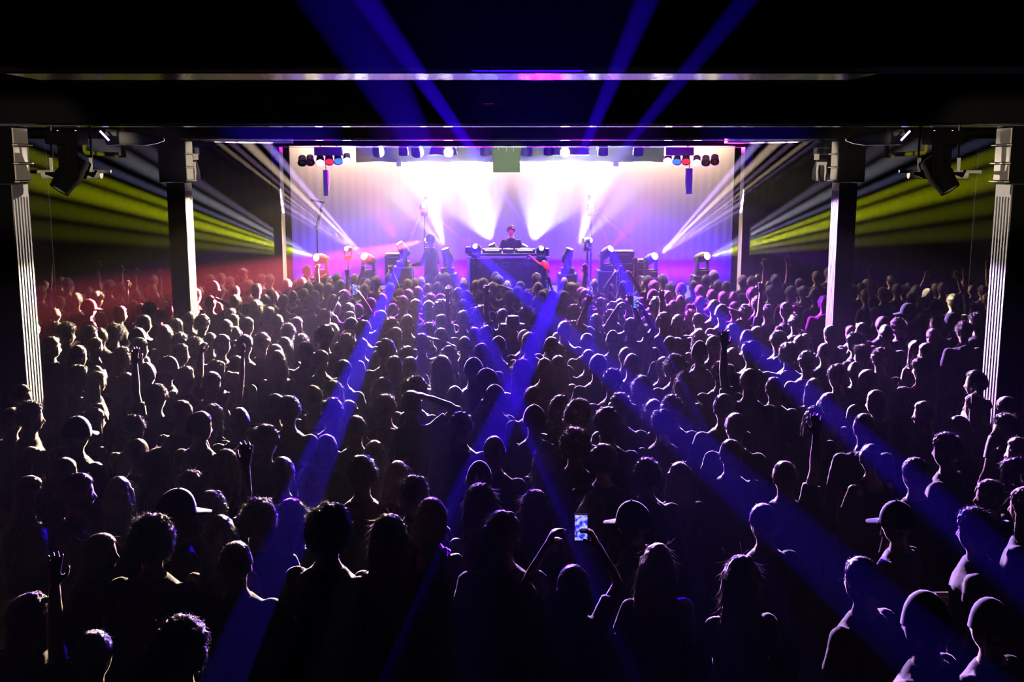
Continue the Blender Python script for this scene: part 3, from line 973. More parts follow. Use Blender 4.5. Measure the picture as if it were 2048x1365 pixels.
tag(drape('backdrop_curtain', -6.6, 6.6, STAGE_Z + 0.02, CEIL_Z - 0.05, YE - 0.35, M_DRAPE, 0.002, 60), 'pale pleated curtain hanging across the back of the stage', 'curtain')
M_WING = mat('black_shade_cloth', (0.0015, 0.0015, 0.0018), 0.9, spec=0.05)  # for black sheets added to keep the side bays dark
for s_, lb in ((-1, 'black sheet added to keep the bay dark behind the red-beam side yellow lamp'), (1, 'black sheet added to keep the bay dark behind the flamingo side yellow lamp')):
    wc = drape('dark_wing_sheet', min(s_ * 5.35, s_ * 11.18), max(s_ * 5.35, s_ * 11.18), 0.01 if False else STAGE_Z + 0.02, CEIL_Z - 0.03, 25.9, M_WING, 0.01, 22)
    tag(wc, lb, 'curtain')
YBC = 24.6
za, zb = at_y(1000, 325, YBC).z, at_y(1000, 288, YBC).z
M_BORD = mat('tan_border_cloth', (0.36, 0.31, 0.26), 0.9)
bc = drape('border_curtain', at_y(712, 320, YBC).x, at_y(1335, 320, YBC).x, za, CEIL_Z - 0.03, YBC, M_BORD, 0.012, 10, lambda t: 0.02 * math.sin(t * PI * 7) ** 2)
tag(bc, 'tan border curtain hanging above the stage behind the row of spotlights', 'curtain')
for px in (798, 1232):
    p = at_y(px, 328, YBC - 0.05)
    put('weight_tab', MB().box((p.x, YBC - 0.03, p.z), (0.12, 0.03, 0.12)).mesh('weight_tab', M_BORD), bc)


def lens_mat(n, c, s):
    return glow('lens_' + n, c, s)


# moving heads ------------------------------------------------------
def moving_head(name, loc, aim, label, group, lens, hang=False, scale=1.0, body=None, yoke_m=None):
    """base, yoke, head with a lit lens; loc is the lens centre"""
    aim = Vector(aim).normalized()
    base_z = 0.34 * scale * (1 if hang else -1)
    loc = Vector(loc)
    pivot = loc - aim * 0.17 * scale
    root = empty(name, pivot + Vector((0, 0, base_z)))
    tag(root, label, 'stage light', group)
    o = Vector((0, 0, -base_z))
    sg = 1 if hang else -1
    body = body or M_BLKPL
    MB().box((0, 0, -sg * 0.0 + sg * 0.0), (0.30 * scale, 0.26 * scale, 0.12 * scale), bevel=0.02 * scale).build('base', body, root)
    side = aim.cross(Vector((0, 0, 1)))
    side = side.normalized() if side.length > 0.1 else Vector((1, 0, 0))
    mb = MB()
    ang = math.atan2(side.y, side.x)
    R = (0, 0, ang)
    for q in (-1, 1):
        c = o + side * q * 0.145 * scale
        mb.box((c.x, c.y, (c.z) * 0.5), (0.035 * scale, 0.09 * scale, abs(base_z) + 0.06 * scale), R, bevel=0.012 * scale)
    mb.box((0, 0, sg * -0.075 * scale), (0.32 * scale, 0.10 * scale, 0.035 * scale), R, bevel=0.01 * scale)
    mb.build('yoke', yoke_m or body, root)
    hd = MB().lathe([(0.05 * scale, -0.20 * scale), (0.095 * scale, -0.18 * scale), (0.112 * scale, -0.08 * scale), (0.115 * scale, 0.02 * scale), (0.098 * scale, 0.10 * scale), (0.094 * scale, 0.165 * scale), (0.085 * scale, 0.168 * scale), (0.080 * scale, 0.150 * scale)], o, aim, 20).build('head', body, root, smooth=0.7)
    MB().lathe([(0.078 * scale, 0.0), (0.06 * scale, 0.012 * scale), (0.02 * scale, 0.018 * scale)], o + aim * 0.152 * scale, aim, 20).build('lens', lens, hd, smooth=9)
    return root


def case(name, c, s, label, group=None):
    root = empty(name, (c[0], c[1], STAGE_Z))
    tag(root, label, 'case', group)
    MB().box((0, 0, s[2] / 2 + 0.0), s, bevel=0.012).build('body', M_BLKPL, root)
    for sx_ in (-1, 1):
        for sy_ in (-1, 1):
            MB().box((sx_ * s[0] / 2, sy_ * s[1] / 2, s[2] / 2), (0.03, 0.03, s[2])).build('edge_trim', M_METAL, root)
    for zz in (s[2] - 0.015, 0.015):
        MB().box((0, -s[1] / 2, zz), (s[0], 0.02, 0.03)).build('edge_trim', M_METAL, root)
    MB().tube([(-0.08, -s[1] / 2 - 0.01, s[2] * 0.55), (-0.08, -s[1] / 2 - 0.04, s[2] * 0.55), (0.08, -s[1] / 2 - 0.04, s[2] * 0.55), (0.08, -s[1] / 2 - 0.01, s[2] * 0.55)], 0.008).build('handle', M_METAL, root)
    return root


def stand(name, p, label, group=None, top=None):
    """tripod lighting stand standing on the stage below p"""
    root = empty(name, (p.x, p.y, STAGE_Z))
    tag(root, label, 'stand', group)
    h = p.z - STAGE_Z
    MB().tube([(0, 0, 0.12), (0, 0, h)], 0.022).build('pole', M_BLKPL, root)
    MB().lathe([(0.035, 0), (0.035, 0.08)], (0, 0, h * 0.5), n=12).build('collar', M_BLKPL, root)
    for k in range(3):
        a = k * 2 * PI / 3 + 0.5
        MB().tube([(0, 0, 0.42), (math.cos(a) * 0.38, math.sin(a) * 0.38, 0.012)], 0.012).build('leg', M_BLKPL, root)
    return root


L_YEL = lens_mat('yellow', (1.0, 0.95, 0.15), 30)
L_WHT = lens_mat('white', (0.95, 0.93, 1.0), 60)
L_MAG = lens_mat('magenta', (1.0, 0.25, 0.75), 30)
L_RED = lens_mat('red', (1.0, 0.35, 0.35), 30)
L_BLU = lens_mat('blue', (0.55, 0.6, 1.0), 30)
L_CRM = lens_mat('cream', (1.0, 0.86, 0.74), 25)
L_OFF = mat('dark_lens_glass', (0.02, 0.02, 0.025), 0.1)
L_BLUE_GEL = glow('lens_blue_gel', (0.05, 0.2, 1.0), 1.5)
L_RED_GEL = glow('lens_red_gel', (1.0, 0.03, 0.08), 1.2)
LAMPS = []   # (source px, distance) so the light sits in the lens
FLOOR_HEADS = [
    ((632, 515), 23.2, (-0.7, -1.2, 0.35), L_YEL, 'moving head with yellow lens on a case, red-beam side of stage', 'case carrying the yellow moving head, red-beam side of stage'),
    ((1415, 512), 23.2, (0.7, -1.2, 0.35), L_YEL, 'moving head with yellow lens on a case, flamingo side of stage', 'case carrying the yellow moving head, flamingo side of stage'),
    ((728, 512), 23.5, (-0.6, -1.1, 0.6), L_WHT, 'white moving head on a case next to the red-beam side yellow lamp', 'case under the white moving head next to the red-beam side yellow lamp'),
    ((1310, 512), 23.5, (0.6, -1.1, 0.6), L_WHT, 'white moving head on a case next to the flamingo side yellow lamp', 'case under the white moving head next to the flamingo side yellow lamp'),
    ((890, 497), 24.0, (-0.25, -0.1, 0.8), L_WHT, 'white moving head pointing upward beside the dark-capped performer', 'case beside the dark-capped performer carrying a white lamp'),
    ((1140, 497), 24.0, (0.25, -0.1, 0.8), L_WHT, 'white moving head pointing upward between the booth and the magenta lamp', 'case between the booth and the magenta lamp'),
    ((983, 488), 25.75, (-0.35, -0.1, 0.8), L_WHT, 'dazzling white moving head behind the performer at the decks, red-beam side', 'case behind the decks, red-beam side'),
    ((1050, 490), 25.75, (0.4, -0.1, 0.8), L_WHT, 'dazzling white moving head behind the performer at the decks, flamingo side', 'case behind the decks, flamingo side'),
    ((1222, 497), 23.8, (0.6, -0.8, 0.7), L_MAG, 'magenta moving head fanning upward on the flamingo side of the booth', 'case carrying the single magenta moving head'),
    ((797, 486), 24.2, (-0.5, -0.2, 0.7), L_MAG, 'small magenta moving head on a case under the pink beam', 'case under the small magenta lamp'),
]
for (px, Y, aim, lens, lab, clab) in FLOOR_HEADS:
    p = at_y(px[0], px[1], Y)
    aimv = Vector(aim).normalized()
    mh_ = moving_head('moving_head', p, aim, lab, 'moving heads on the stage floor', lens, scale=1.0)
    zt = mh_.location.z - 0.06
    case('flight_case', (mh_.location.x, mh_.location.y), (0.42, 0.4, zt - STAGE_Z), clab, 'cases under the stage lamps')
for px, Y, lens, aim, lab, slab in (
        ((848, 412), 25.5, L_WHT, (0.05, -1, -0.1), 'bright white and blue moving head on a tall stand above the dark-capped performer', 'tall lighting stand behind the dark-capped performer'),
        ((1183, 412), 25.5, L_WHT, (-0.05, -1, -0.1), 'bright white and blue moving head on a tall stand above the magenta lamp', 'tall lighting stand behind the magenta lamp'),
        ((950, 493), 23.8, L_BLU, (-0.1, -1, 0.1), 'small star-bright lamp at the red-beam end of the booth', 'low stand under the star-bright lamp, red-beam end of booth'),
        ((1083, 497), 23.8, L_BLU, (0.1, -1, 0.1), 'small star-bright lamp at the flamingo end of the booth', 'low stand under the star-bright lamp, flamingo end of booth'),
        ((851, 481), 24.0, L_RED, (-0.9, -0.8, -0.1), 'lamp throwing the pink and red beam across the crowd', 'stand holding the lamp of the red beam'),
        ((692, 498), 24.6, L_BLU, (-0.3, -1, 0.1), 'small blue-white lamp between two moving heads under the red beam', 'stand under the small blue-white lamp'),
        ((848, 391), 25.5, L_WHT, (-0.9, -0.5, -0.2), 'tiny white pin spot at the very top of the stand behind the dark-capped performer', None),
        ((1183, 391), 25.5, L_WHT, (0.9, -0.5, -0.05), 'tiny white pin spot at the very top of the stand behind the magenta lamp', None),
        ((1183, 481), 24.6, L_WHT, (0.9, -0.6, 0.0), 'thin white pin spot between the booth and the magenta lamp', 'stand under the thin white pin spot')):
    p = at_y(px[0], px[1], Y)
    m_ = moving_head('stage_lamp', p, aim, lab, 'lamps on stands', lens, scale=0.62 if slab else 0.28)
    if slab:
        stand('lighting_stand', m_.location - Vector((0, 0, 0.035)), slab, 'stands of the stage lamps')

# overhead lamps ----------------------------------------------------
YT = 22.0
bar_z = at_y(1000, 290, YT).z
tb = empty('lighting_bar', (0, YT, bar_z + 0.12))
tag(tb, 'long black lighting bar across the stage front carrying the overhead lamps', 'lighting bar')
MB().tube([(-5.0, 0, 0), (5.0, 0, 0)], 0.028, 10).build('pipe', M_BLKPL, tb)
for x in (-4.6, -2.2, 0.4, 2.4, 4.6):
    MB().tube([(x, 0, 0), (x, 0, CEIL_Z - bar_z - 0.12)], 0.01).build('hanger', M_BLKPL, tb)
TB = bar_z + 0.12


def can(root, x, z, aim, lens, r=0.085, L=0.2, body=None, y=0.0):
    c = Vector((x, y, z))
    k = MB().lathe([(r * 0.5, -L), (r * 0.8, -L * 0.95), (r * 0.85, -L * 0.4), (r, 0), (r * 1.02, 0.01), (r * 0.94, 0.012), (r * 0.9, -0.02)], c, aim, 20).build('can', body or M_BLKPL, root, smooth=0.7)
    MB().lathe([(r * 0.88, 0), (r * 0.5, 0.012), (0.01, 0.016)], c - Vector(aim).normalized() * 0.018, aim, 18).build('lens', lens, k, smooth=9)
    return k


def batten(pxs, lenses, hx0, hx1, label):
    z = at_y(1000, 303, YT).z
    x0, x1 = at_y(hx0, 303, YT).x, at_y(hx1, 303, YT).x
    root = empty('par_batten', ((x0 + x1) / 2, YT, TB))
    tag(root, label, 'stage light', 'par battens over the stage front')
    MB().box((0, 0, z - TB), (x1 - x0, 0.24, 0.17), bevel=0.015).build('housing', M_BLKPL, root)
    for q in (-0.3, 0.3):
        MB().box((q * (x1 - x0), 0, (z - TB) / 2 + 0.05), (0.03, 0.05, abs(z - TB))).build('clamp', M_BLKPL, root)
    for px, lz in zip(pxs, lenses):
        p = at_y(px[0], px[1], YT - 0.02)
        can(root, p.x - root.location.x, p.z - TB - 0.04, (0.12 * (1 if px[0] < 1024 else -1), -0.75, -0.65), lz, 0.095, 0.17)
    return root


batten([(640, 322), (658, 320), (676, 319), (694, 318), (620, 321), (604, 322)], [L_CRM, L_RED_GEL, L_BLUE_GEL, L_CRM, L_OFF, L_OFF], 630, 685, 'black par batten with red and blue lenses, red-beam end of the lighting bar')
batten([(1336, 318), (1354, 320), (1372, 320), (1394, 322), (1412, 322), (1430, 320)], [L_CRM, L_BLUE_GEL, L_RED_GEL, L_CRM, L_OFF, L_OFF], 1330, 1386, 'black par batten with red and blue lenses, flamingo end of the lighting bar')
for (hx0, hx1, lx, ly, lab) in ((858, 915, 897, 306, 'black floodlight with a blinding cream lamp nearer the red beam'), (1105, 1178, 1130, 306, 'black floodlight with a blinding cream lamp nearer the flamingo')):
    z = at_y(1000, 302, YT).z
    x0, x1 = at_y(hx0, 302, YT).x, at_y(hx1, 302, YT).x
    root = empty('floodlight', ((x0 + x1) / 2, YT, TB))
    tag(root, lab, 'stage light', 'floodlights over the stage front')
    MB().prism([(-(x1 - x0) / 2, z - TB - 0.08), ((x1 - x0) / 2, z - TB - 0.08), ((x1 - x0) / 2 - 0.04, z - TB + 0.09), (-(x1 - x0) / 2 + 0.06, z - TB + 0.09)], -0.12, 0.12).build('housing', M_BLKPL, root)
    MB().tube([((x1 - x0) / 2 - 0.02, 0, z - TB), ((x1 - x0) / 2 + 0.03, 0, z - TB + 0.06), (0.1, 0, -0.01)], 0.012).build('yoke', M_BLKPL, root)
    p = at_y(lx, ly, YT - 0.13)
    MB().lathe([(0.10, -0.03), (0.085, 0.012), (0.02, 0.02)], (p.x - root.location.x, -0.125, p.z - TB), (0, -1, -0.35), 20).build('lamp', L_CRM, root, smooth=9)
for (px, r, lab) in ((835, 0.13, 'scoop lamp beside the floodlight nearer the red beam'), (757, 0.12, 'pale scoop lamp between the red par batten and a floodlight, outer of two'), (808, 0.10, 'pale scoop lamp between the red par batten and a floodlight, inner of two'),
                     (972, 0.115, 'round spotlight beside the hanging square board, red-beam side'), (1053, 0.115, 'round spotlight beside the hanging square board, flamingo side'), (1097, 0.10, 'small dark spotlight tucked against the flamingo side floodlight'), (1205, 0.11, 'scoop lamp between the flamingo side floodlight and the par batten, inner of two'),
                     (1275, 0.115, 'round spotlight next to the flamingo side par batten')):
    p = at_y(px, 301, YT + 0.1)
    root = empty('spotlight', (p.x, YT, TB))
    tag(root, lab, 'stage light', 'spotlights on the lighting bar')
    zc = p.z - TB
    k = MB().lathe([(r * 0.4, -0.24), (r * 0.8, -0.22), (r * 0.9, -0.05), (r, 0.05), (r, 0.09), (r * 0.9, 0.09), (r * 0.86, 0.04)], (0, 0, zc), (0, 0.35, -1) if r < 0.12 else (0, 0.8, -0.6), 20).build('housing', M_GREY, root, smooth=0.7)
    MB().tube([(-r - 0.02, 0, zc), (-r - 0.02, 0, -0.05), (0, 0, -0.02), (r + 0.02, 0, -0.05), (r + 0.02, 0, zc)], 0.010, 6).build('yoke', M_METAL, root)
    MB().box((0, 0, 0.0), (0.05, 0.07, 0.08)).build('clamp', M_BLKPL, root)

# square board hung in the middle of the bar
p0, p1 = at_y(986, 292, 21.75), at_y(1040, 345, 21.75)
root = empty('hanging_board', ((p0.x + p1.x) / 2, 21.75, p0.z))
tag(root, 'square olive board hanging over the middle of the stage', 'board')
M_OLIVE = mat('olive_board', (0.16, 0.24, 0.01), 0.7, var=0.1, bump=0.1)
MB().box((0, 0, (p1.z - p0.z) / 2), (p1.x - p0.x, 0.25, p0.z - p1.z), bevel=0.012).build('panel', M_OLIVE, root)
MB().box((0, -0.14, 0.02), (0.10, 0.08, 0.06)).box((0.05, -0.16, -0.01), (0.06, 0.05, 0.05)).tube([(-0.06, -0.15, 0.03), (0.03, -0.19, -0.03), (0.12, -0.15, 0.02)], 0.015).build('clamp', M_BLACK, root)
for q in (-0.16, 0.0, 0.14):
    MB().tube([(q, -0.13, -0.03), (q, -0.13, -0.11)], 0.006).build('chain', M_METAL, root)

# projector under the second frame
p = at_y(978, 193, BAY[1] - 0.25)
root = empty('projector', (p.x, p.y, at_y(978, 172, BAY[1] - 0.25).z))
tag(root, 'small dark projector hanging below the ceiling in front of the long black beam', 'projector')
sc_ = (BAY[1] - 0.25) / 2124
MB().prism([(-24 * sc_, -38 * sc_), (26 * sc_, -38 * sc_), (26 * sc_, -28 * sc_), (16 * sc_, 0), (-14 * sc_, 0), (-24 * sc_, -26 * sc_)], -0.15, 0.15).build('housing', M_BLKPL, root)
MB().box((0, -0.153, -36 * sc_), (0.1, 0.006, 0.008)).build('status_strip', glow('dull_red', (0.5, 0.02, 0.02), 0.15), root)
MB().tube([(0, 0, 0), (0, 0, CEIL_Z - root.location.z)], 0.02).build('bracket', M_BLACK, root)

# hoist pipes with sleeves outside the outer pillars
def side_rig(s, pxx, label, labels2):
    Y = 11.2
    P = lambda x, y: at_y(pxx(x), y, Y)
    root = empty('lighting_pipe', P(150, 344))
    tag(root, label, 'pipe', 'pale pipes hung outside the outer pillars')
    z0 = root.location
    q = lambda x, y: P(x, y) - z0
    M_P = M_PLATE
    MB().tube([q(58, 344), q(222, 343)], 0.018, 10).build('pipe', M_P, root)
    for a, b in ((86, 127), (167, 203)):
        MB().tube([q(a, 349), q(b, 348.5)], 0.048, 16).build('sleeve', M_P, root)
    for x in (107, 186):
        h = q(x, 316)
        MB().box((q(x, 333).x, -0.055, (h.z + q(x, 346).z) / 2), (0.032, 0.008, h.z - q(x, 346).z)).build('strap', M_P, root)
        MB().box((q(x, 333).x, -0.02, h.z + 0.25), (0.02, 0.02, 0.55)).build('hanger', M_BLACK, root)
        MB().box((q(x, 347).x, -0.07, q(x, 347).z), (0.10, 0.03, 0.03)).tube([q(x, 347) + Vector((-0.05, -0.07, 0.0)), q(x, 347) + Vector((0.03, -0.085, -0.03)), q(x, 347) + Vector((0.06, -0.07, 0.03))], 0.012).build('clamp', M_BLACK, root)
    # dark moving head slung between the sleeves
    hp = P(147, 330)
    moving_head('moving_head', P(146, 380) + Vector((0, -0.35, 0)), (-0.45 * s * -1 if s < 0 else -0.45 * -1, -0.35, -0.8), labels2[0], 'dark moving heads slung outside the outer pillars', mat('pale_lens_glass', (0.6, 0.6, 0.5), 0.2), hang=True, scale=1.1, body=M_BLACK)
    # bracket further up the hall, yellow light put into its steel colour
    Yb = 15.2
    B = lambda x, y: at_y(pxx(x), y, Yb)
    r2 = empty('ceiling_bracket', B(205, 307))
    tag(r2, labels2[1], 'bracket', 'yellow-tinted ceiling brackets beyond the outer pillars')
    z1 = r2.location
    M_Y = mat('yellow_lit_steel', (0.55, 0.6, 0.01), 0.5)
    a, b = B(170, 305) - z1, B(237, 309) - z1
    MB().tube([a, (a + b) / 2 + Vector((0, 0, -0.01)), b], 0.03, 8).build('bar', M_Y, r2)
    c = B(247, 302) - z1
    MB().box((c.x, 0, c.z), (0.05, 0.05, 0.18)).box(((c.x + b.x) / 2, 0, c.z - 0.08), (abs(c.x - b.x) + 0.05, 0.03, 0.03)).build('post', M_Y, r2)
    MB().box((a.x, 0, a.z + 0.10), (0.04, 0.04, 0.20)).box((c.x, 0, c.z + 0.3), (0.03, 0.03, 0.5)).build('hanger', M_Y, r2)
    # air duct
    Yd = 13.4
    D = lambda x, y: at_y(pxx(x), y, Yd)
    d0, d1, d2 = D(215, 274), D(290, 279), D(328, 280)
    dr = empty('air_duct', d1)
    tag(dr, labels2[2], 'duct', 'pale ducts under the side ceilings')
    mb = MB().tube([d0 - d1, (d0 - d1) * 0.5, Vector((0, 0, 0)), (d2 - d1) * 0.6, d2 - d1], [0.10, 0.085, 0.075, 0.05, 0.015], 14)
    mb.build('duct', M_PALE, dr, smooth=9)
    # slanting strips that glow blue-white
    M_T = glow('glow_tube_blue_white', (0.45, 0.4, 1.0), 4.0)
    for k, (xa, ya, xb, yb) in enumerate(((200, 262, 218, 281), (150, 262, 161, 270), (114, 262, 119, 266))):
        ta, tb_ = at_y(pxx(xa), ya, 12.6), at_y(pxx(xb), yb, 12.6)
        t = MB().tube([Vector((0, 0, 0)), tb_ - ta], 0.012, 8).build('glow_tube', M_T, None, ta)
        tag(t, labels2[3 + k], 'light', 'slanting tubes under the side ceilings')


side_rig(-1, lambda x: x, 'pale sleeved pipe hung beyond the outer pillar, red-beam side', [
    'dark moving head slung on the pale pipe, red-beam side', 'steel bracket coloured as if lit yellow under the ceiling, red-beam side', 'pale duct end above the yellow-tinted bracket, red-beam side',
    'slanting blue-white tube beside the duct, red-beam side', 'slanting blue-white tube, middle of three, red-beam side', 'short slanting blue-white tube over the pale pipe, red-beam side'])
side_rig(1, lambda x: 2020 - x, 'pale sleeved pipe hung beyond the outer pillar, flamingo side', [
    'dark moving head slung on the pale pipe, flamingo side', 'steel bracket coloured as if lit yellow under the ceiling, flamingo side', 'pale duct end above the yellow-tinted bracket, flamingo side',
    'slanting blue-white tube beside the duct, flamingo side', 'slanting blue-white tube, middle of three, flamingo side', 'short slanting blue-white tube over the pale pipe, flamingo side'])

# moving heads hung beside the inner pillars
for s, pc, lab, lab2 in ((-1, 383, 'hung moving head with pale yoke arms beside the inner pillar, red-beam side', 'pale ceiling soffit above the inner pillar, red-beam side'), (1, 1642, 'hung moving head with pale yoke arms beside the inner pillar, flamingo side', 'pale ceiling soffit above the inner pillar, flamingo side')):
    Y = 16.6
    p = at_y(pc, 330, Y)
    z_b = at_y(pc, 300, Y).z
    root = empty('moving_head', (p.x, Y, z_b))
    tag(root, lab, 'stage light', 'moving heads hung beside the inner pillars')
    MB().box((0, 0, -0.02), (0.20, 0.22, 0.12), bevel=0.015).build('base', M_BLKPL, root)
    for q in (-0.06, 0.06):
        MB().lathe([(0.035, -0.03), (0.04, 0), (0.035, 0.03)], (q, -0.12, -0.02), (0, 1, 0), 14).build('clamp', M_BLACK, root)
    dz = p.z - z_b
    mb = MB()
    for q in (-1, 1):
        mb.tube([(q * 0.055 + s * -0.03, -0.14, dz + 0.01), (q * 0.065 + s * -0.03, -0.14, dz - 0.10), (q * 0.055 + s * -0.03, -0.14, dz - 0.24)], [0.02, 0.018, 0.010], 8)
    mb.box((s * -0.03, -0.14, dz + 0.02), (0.15, 0.035, 0.05))
    mb.build('yoke', M_PLATE, root)
    MB().box((-s * 0.10, -0.10, dz + 0.12), (0.07, 0.05, 0.09), bevel=0.01).build('junction_box', M_PLATE, root)
    hd = MB().lathe([(0.06, -0.2), (0.11, -0.16), (0.12, 0.0), (0.10, 0.14)], (0, 0, dz - 0.10), (-s * 0.15, 0.25, -1), 18).build('head', M_BLKPL, root, smooth=0.7)
    MB().lathe([(0.09, 0), (0.03, 0.012)], Vector((0, 0, dz - 0.10)) + Vector((-s * 0.15, 0.25, -1)).normalized() * 0.14, (-s * 0.15, 0.25, -1), 18).build('lens', L_OFF, hd, smooth=9)
    MB().box((0, 0, 0.1 + 0.15), (0.05, 0.05, 0.5)).build('hanger', M_BLACK, root)
    # soffit over the stage end of the aisle, running from the inner pillar towards the stage
    a, b = at_y(362 if s < 0 else 1672, 300, 17.0), at_y(560 if s < 0 else 1475, 303, 21.0)
    zt = BEAM_Z + 0.06
    sof = MB().box(((a.x + b.x) / 2, (17.0 + 21.1) / 2, zt + 0.1), (abs(a.x - b.x) + 0.5, 4.0, 0.2)).build('ceiling_soffit', M_PALE)
    tag(sof, None, None, kind='structure')
    sof.name = 'ceiling_soffit'

# tall speaker columns, boom stand, racks
M_SPK = mat('pale_speaker_grille', (0.5, 0.48, 0.5), 0.6)
for (xa, xb, ya, yb, lab) in ((647, 658, 340, 392, 'slim pale column speaker flown above the red-beam side of the stage'), (1372, 1383, 337, 388, 'slim pale column speaker flown above the flamingo side of the stage')):
    a, b = at_y(xa, ya, 23.0), at_y(xb, yb, 23.0)
    root = empty('column_speaker', ((a.x + b.x) / 2, 23.0, a.z))
    tag(root, lab, 'speaker', 'slim column speakers')
    MB().box((0, 0, (b.z - a.z) / 2), (b.x - a.x, 0.14, a.z - b.z), bevel=0.01).build('cabinet', M_SPK, root)
    MB().tube([(0, 0, 0), (0, 0, CEIL_Z - a.z)], 0.008).build('hanging_wire', M_BLACK, root)
p = at_y(640, 430, 23.4)
root = empty('boom_stand', (at_y(633, 455, 23.4).x, 23.4, STAGE_Z))
tag(root, 'pale boom stand rising by the yellow lamp under the red beam', 'stand')
o = Vector(root.location)
MB().tube([at_y(634, 455, 23.4) - o, at_y(645, 408, 23.4) - o], 0.035, 8).build('upright', M_PALE, root)
MB().tube([at_y(622, 400, 23.4) - o, at_y(649, 406, 23.4) - o], 0.022, 8).build('boom_arm', M_PALE, root)
MB().lathe([(0.04, -0.03), (0.05, 0), (0.04, 0.03)], at_y(633, 456, 23.4) - o, (1, 0, 0.3), 12).build('knob', M_PALE, root)
MB().tube([(0, 0, 0.02), at_y(634, 455, 23.4) - o], 0.016, 8).build('pole', M_BLKPL, root)
MB().lathe([(0.2, 0), (0.2, 0.02), (0.03, 0.04)], (0, 0, 0), n=20).build('base', M_BLKPL, root)
for (px, w, y0, y1, Y, lab) in ((790, 42, 508, 560, 24.8, 'equipment rack with pale shelf edges between the pink beam and the dark-capped performer'), (1246, 44, 503, 560, 24.6, 'equipment rack with pale shelf edges under the magenta lamp'), (1282, 30, 520, 560, 25.0, 'lower equipment rack beside the white lamp, flamingo side')):
    a, b = at_y(px - w / 2, y0, Y), at_y(px + w / 2, y1, Y)
    h = a.z - STAGE_Z
    root = empty('equipment_rack', ((a.x + b.x) / 2, Y + 0.25, STAGE_Z))
    tag(root, lab, 'rack', 'equipment racks on the stage')
    MB().box((0, 0.0, h / 2), (b.x - a.x, 0.5, h), bevel=0.01).build('body', M_BLKPL, root)
    r_ = random.Random(px)
    for k in range(5):
        zz = h * (0.25 + 0.17 * k)
        w_ = (b.x - a.x) * r_.uniform(0.4, 0.85)
        MB().box((r_.uniform(-0.06, 0.06), -0.256, zz), (w_, 0.012, 0.014)).build('shelf_edge', M_METAL, root)

# the booth
YD = 24.0
zt = at_y(1016, 513, YD).z
xl, xr = at_y(933, 515, YD).x, at_y(1100, 515, YD).x
root = empty('disc_jockey_booth', ((xl + xr) / 2, YD, STAGE_Z))
tag(root, 'table booth with a pale metal edge in the middle of the stage', 'booth')
H = zt - STAGE_Z
W = xr - xl
M_TUBE = mat('brushed_pale_metal', (0.75, 0.75, 0.8), 0.3, metal=0.6)
MB().box((0, 0, H - 0.02), (W, 0.07, 0.045), bevel=0.008).build('top_rail', M_TUBE, root)
for s in (-1, 1):
    MB().box((s * (W / 2 - 0.05), 0, (H - 0.05) / 2), (0.055, 0.06, H - 0.05), bevel=0.006).build('leg', M_TUBE, root)
MB().box((0, 0.04, (H - 0.06) / 2), (W - 0.14, 0.02, H - 0.06)).build('front_panel', mat('dark_booth_front', (0.03, 0.03, 0.04), 0.5), root)
MB().box((0, 0.42, H + 0.03), (W - 0.05, 0.78, 0.05)).build('table_top', M_BLKPL, root)
for s in (-1, 1):
    MB().box((s * (W / 2 - 0.08), 0.72, H / 2), (0.05, 0.05, H)).build('leg', M_BLKPL, root)
M_MARK = mat('faint_booth_marking', (0.12, 0.12, 0.16), 0.5)
def pxm(x, y):
    q = at_y(x, y, YD) - Vector(root.location)
    return q.x, q.z
u = YD / 2124
for (x, y, w, h) in ((959, 528, 10, 2), (959, 531, 9, 2), (959, 534, 10, 2), (993, 530, 2, 7), (1040, 528, 8, 2), (1040, 533, 8, 2), (1064, 528, 9, 2), (1070, 532, 8, 2)):
    cx_, cz_ = pxm(x, y)
    MB().box((cx_, 0.027, cz_), (w * u, 0.006, h * u)).build('front_marking', M_MARK, root)
for (x, y, r) in ((978, 526, 8), (1054, 526, 8)):
    cx_, cz_ = pxm(x, y)
    MB().lathe([(r * u, 0), (r * u, 0.006)], (cx_, 0.03, cz_), (0, -1, 0), 24).build('front_marking', M_MARK, root)
cx_, cz_ = pxm(1012, 530)
mk = MB()
o4 = [(-7, -5), (7, -5), (7, 5), (-7, 5)]
i4 = [(-5, -3), (5, -3), (5, 3), (-5, 3)]
V4 = [[[mk.bm.verts.new((cx_ + a_ * u, yy, cz_ + b_ * u)) for a_, b_ in rr] for rr in (o4, i4)] for yy in (0.024, 0.030)]
for k in range(4):
    n_ = (k + 1) % 4
    for L4 in V4:
        mk.bm.faces.new((L4[0][k], L4[0][n_], L4[1][n_], L4[1][k]))
    for e4 in (0, 1):
        mk.bm.faces.new((V4[0][e4][k], V4[0][e4][n_], V4[1][e4][n_], V4[1][e4][k]))
mk.build('front_marking', M_MARK, root)
TT = H + 0.055 + STAGE_Z
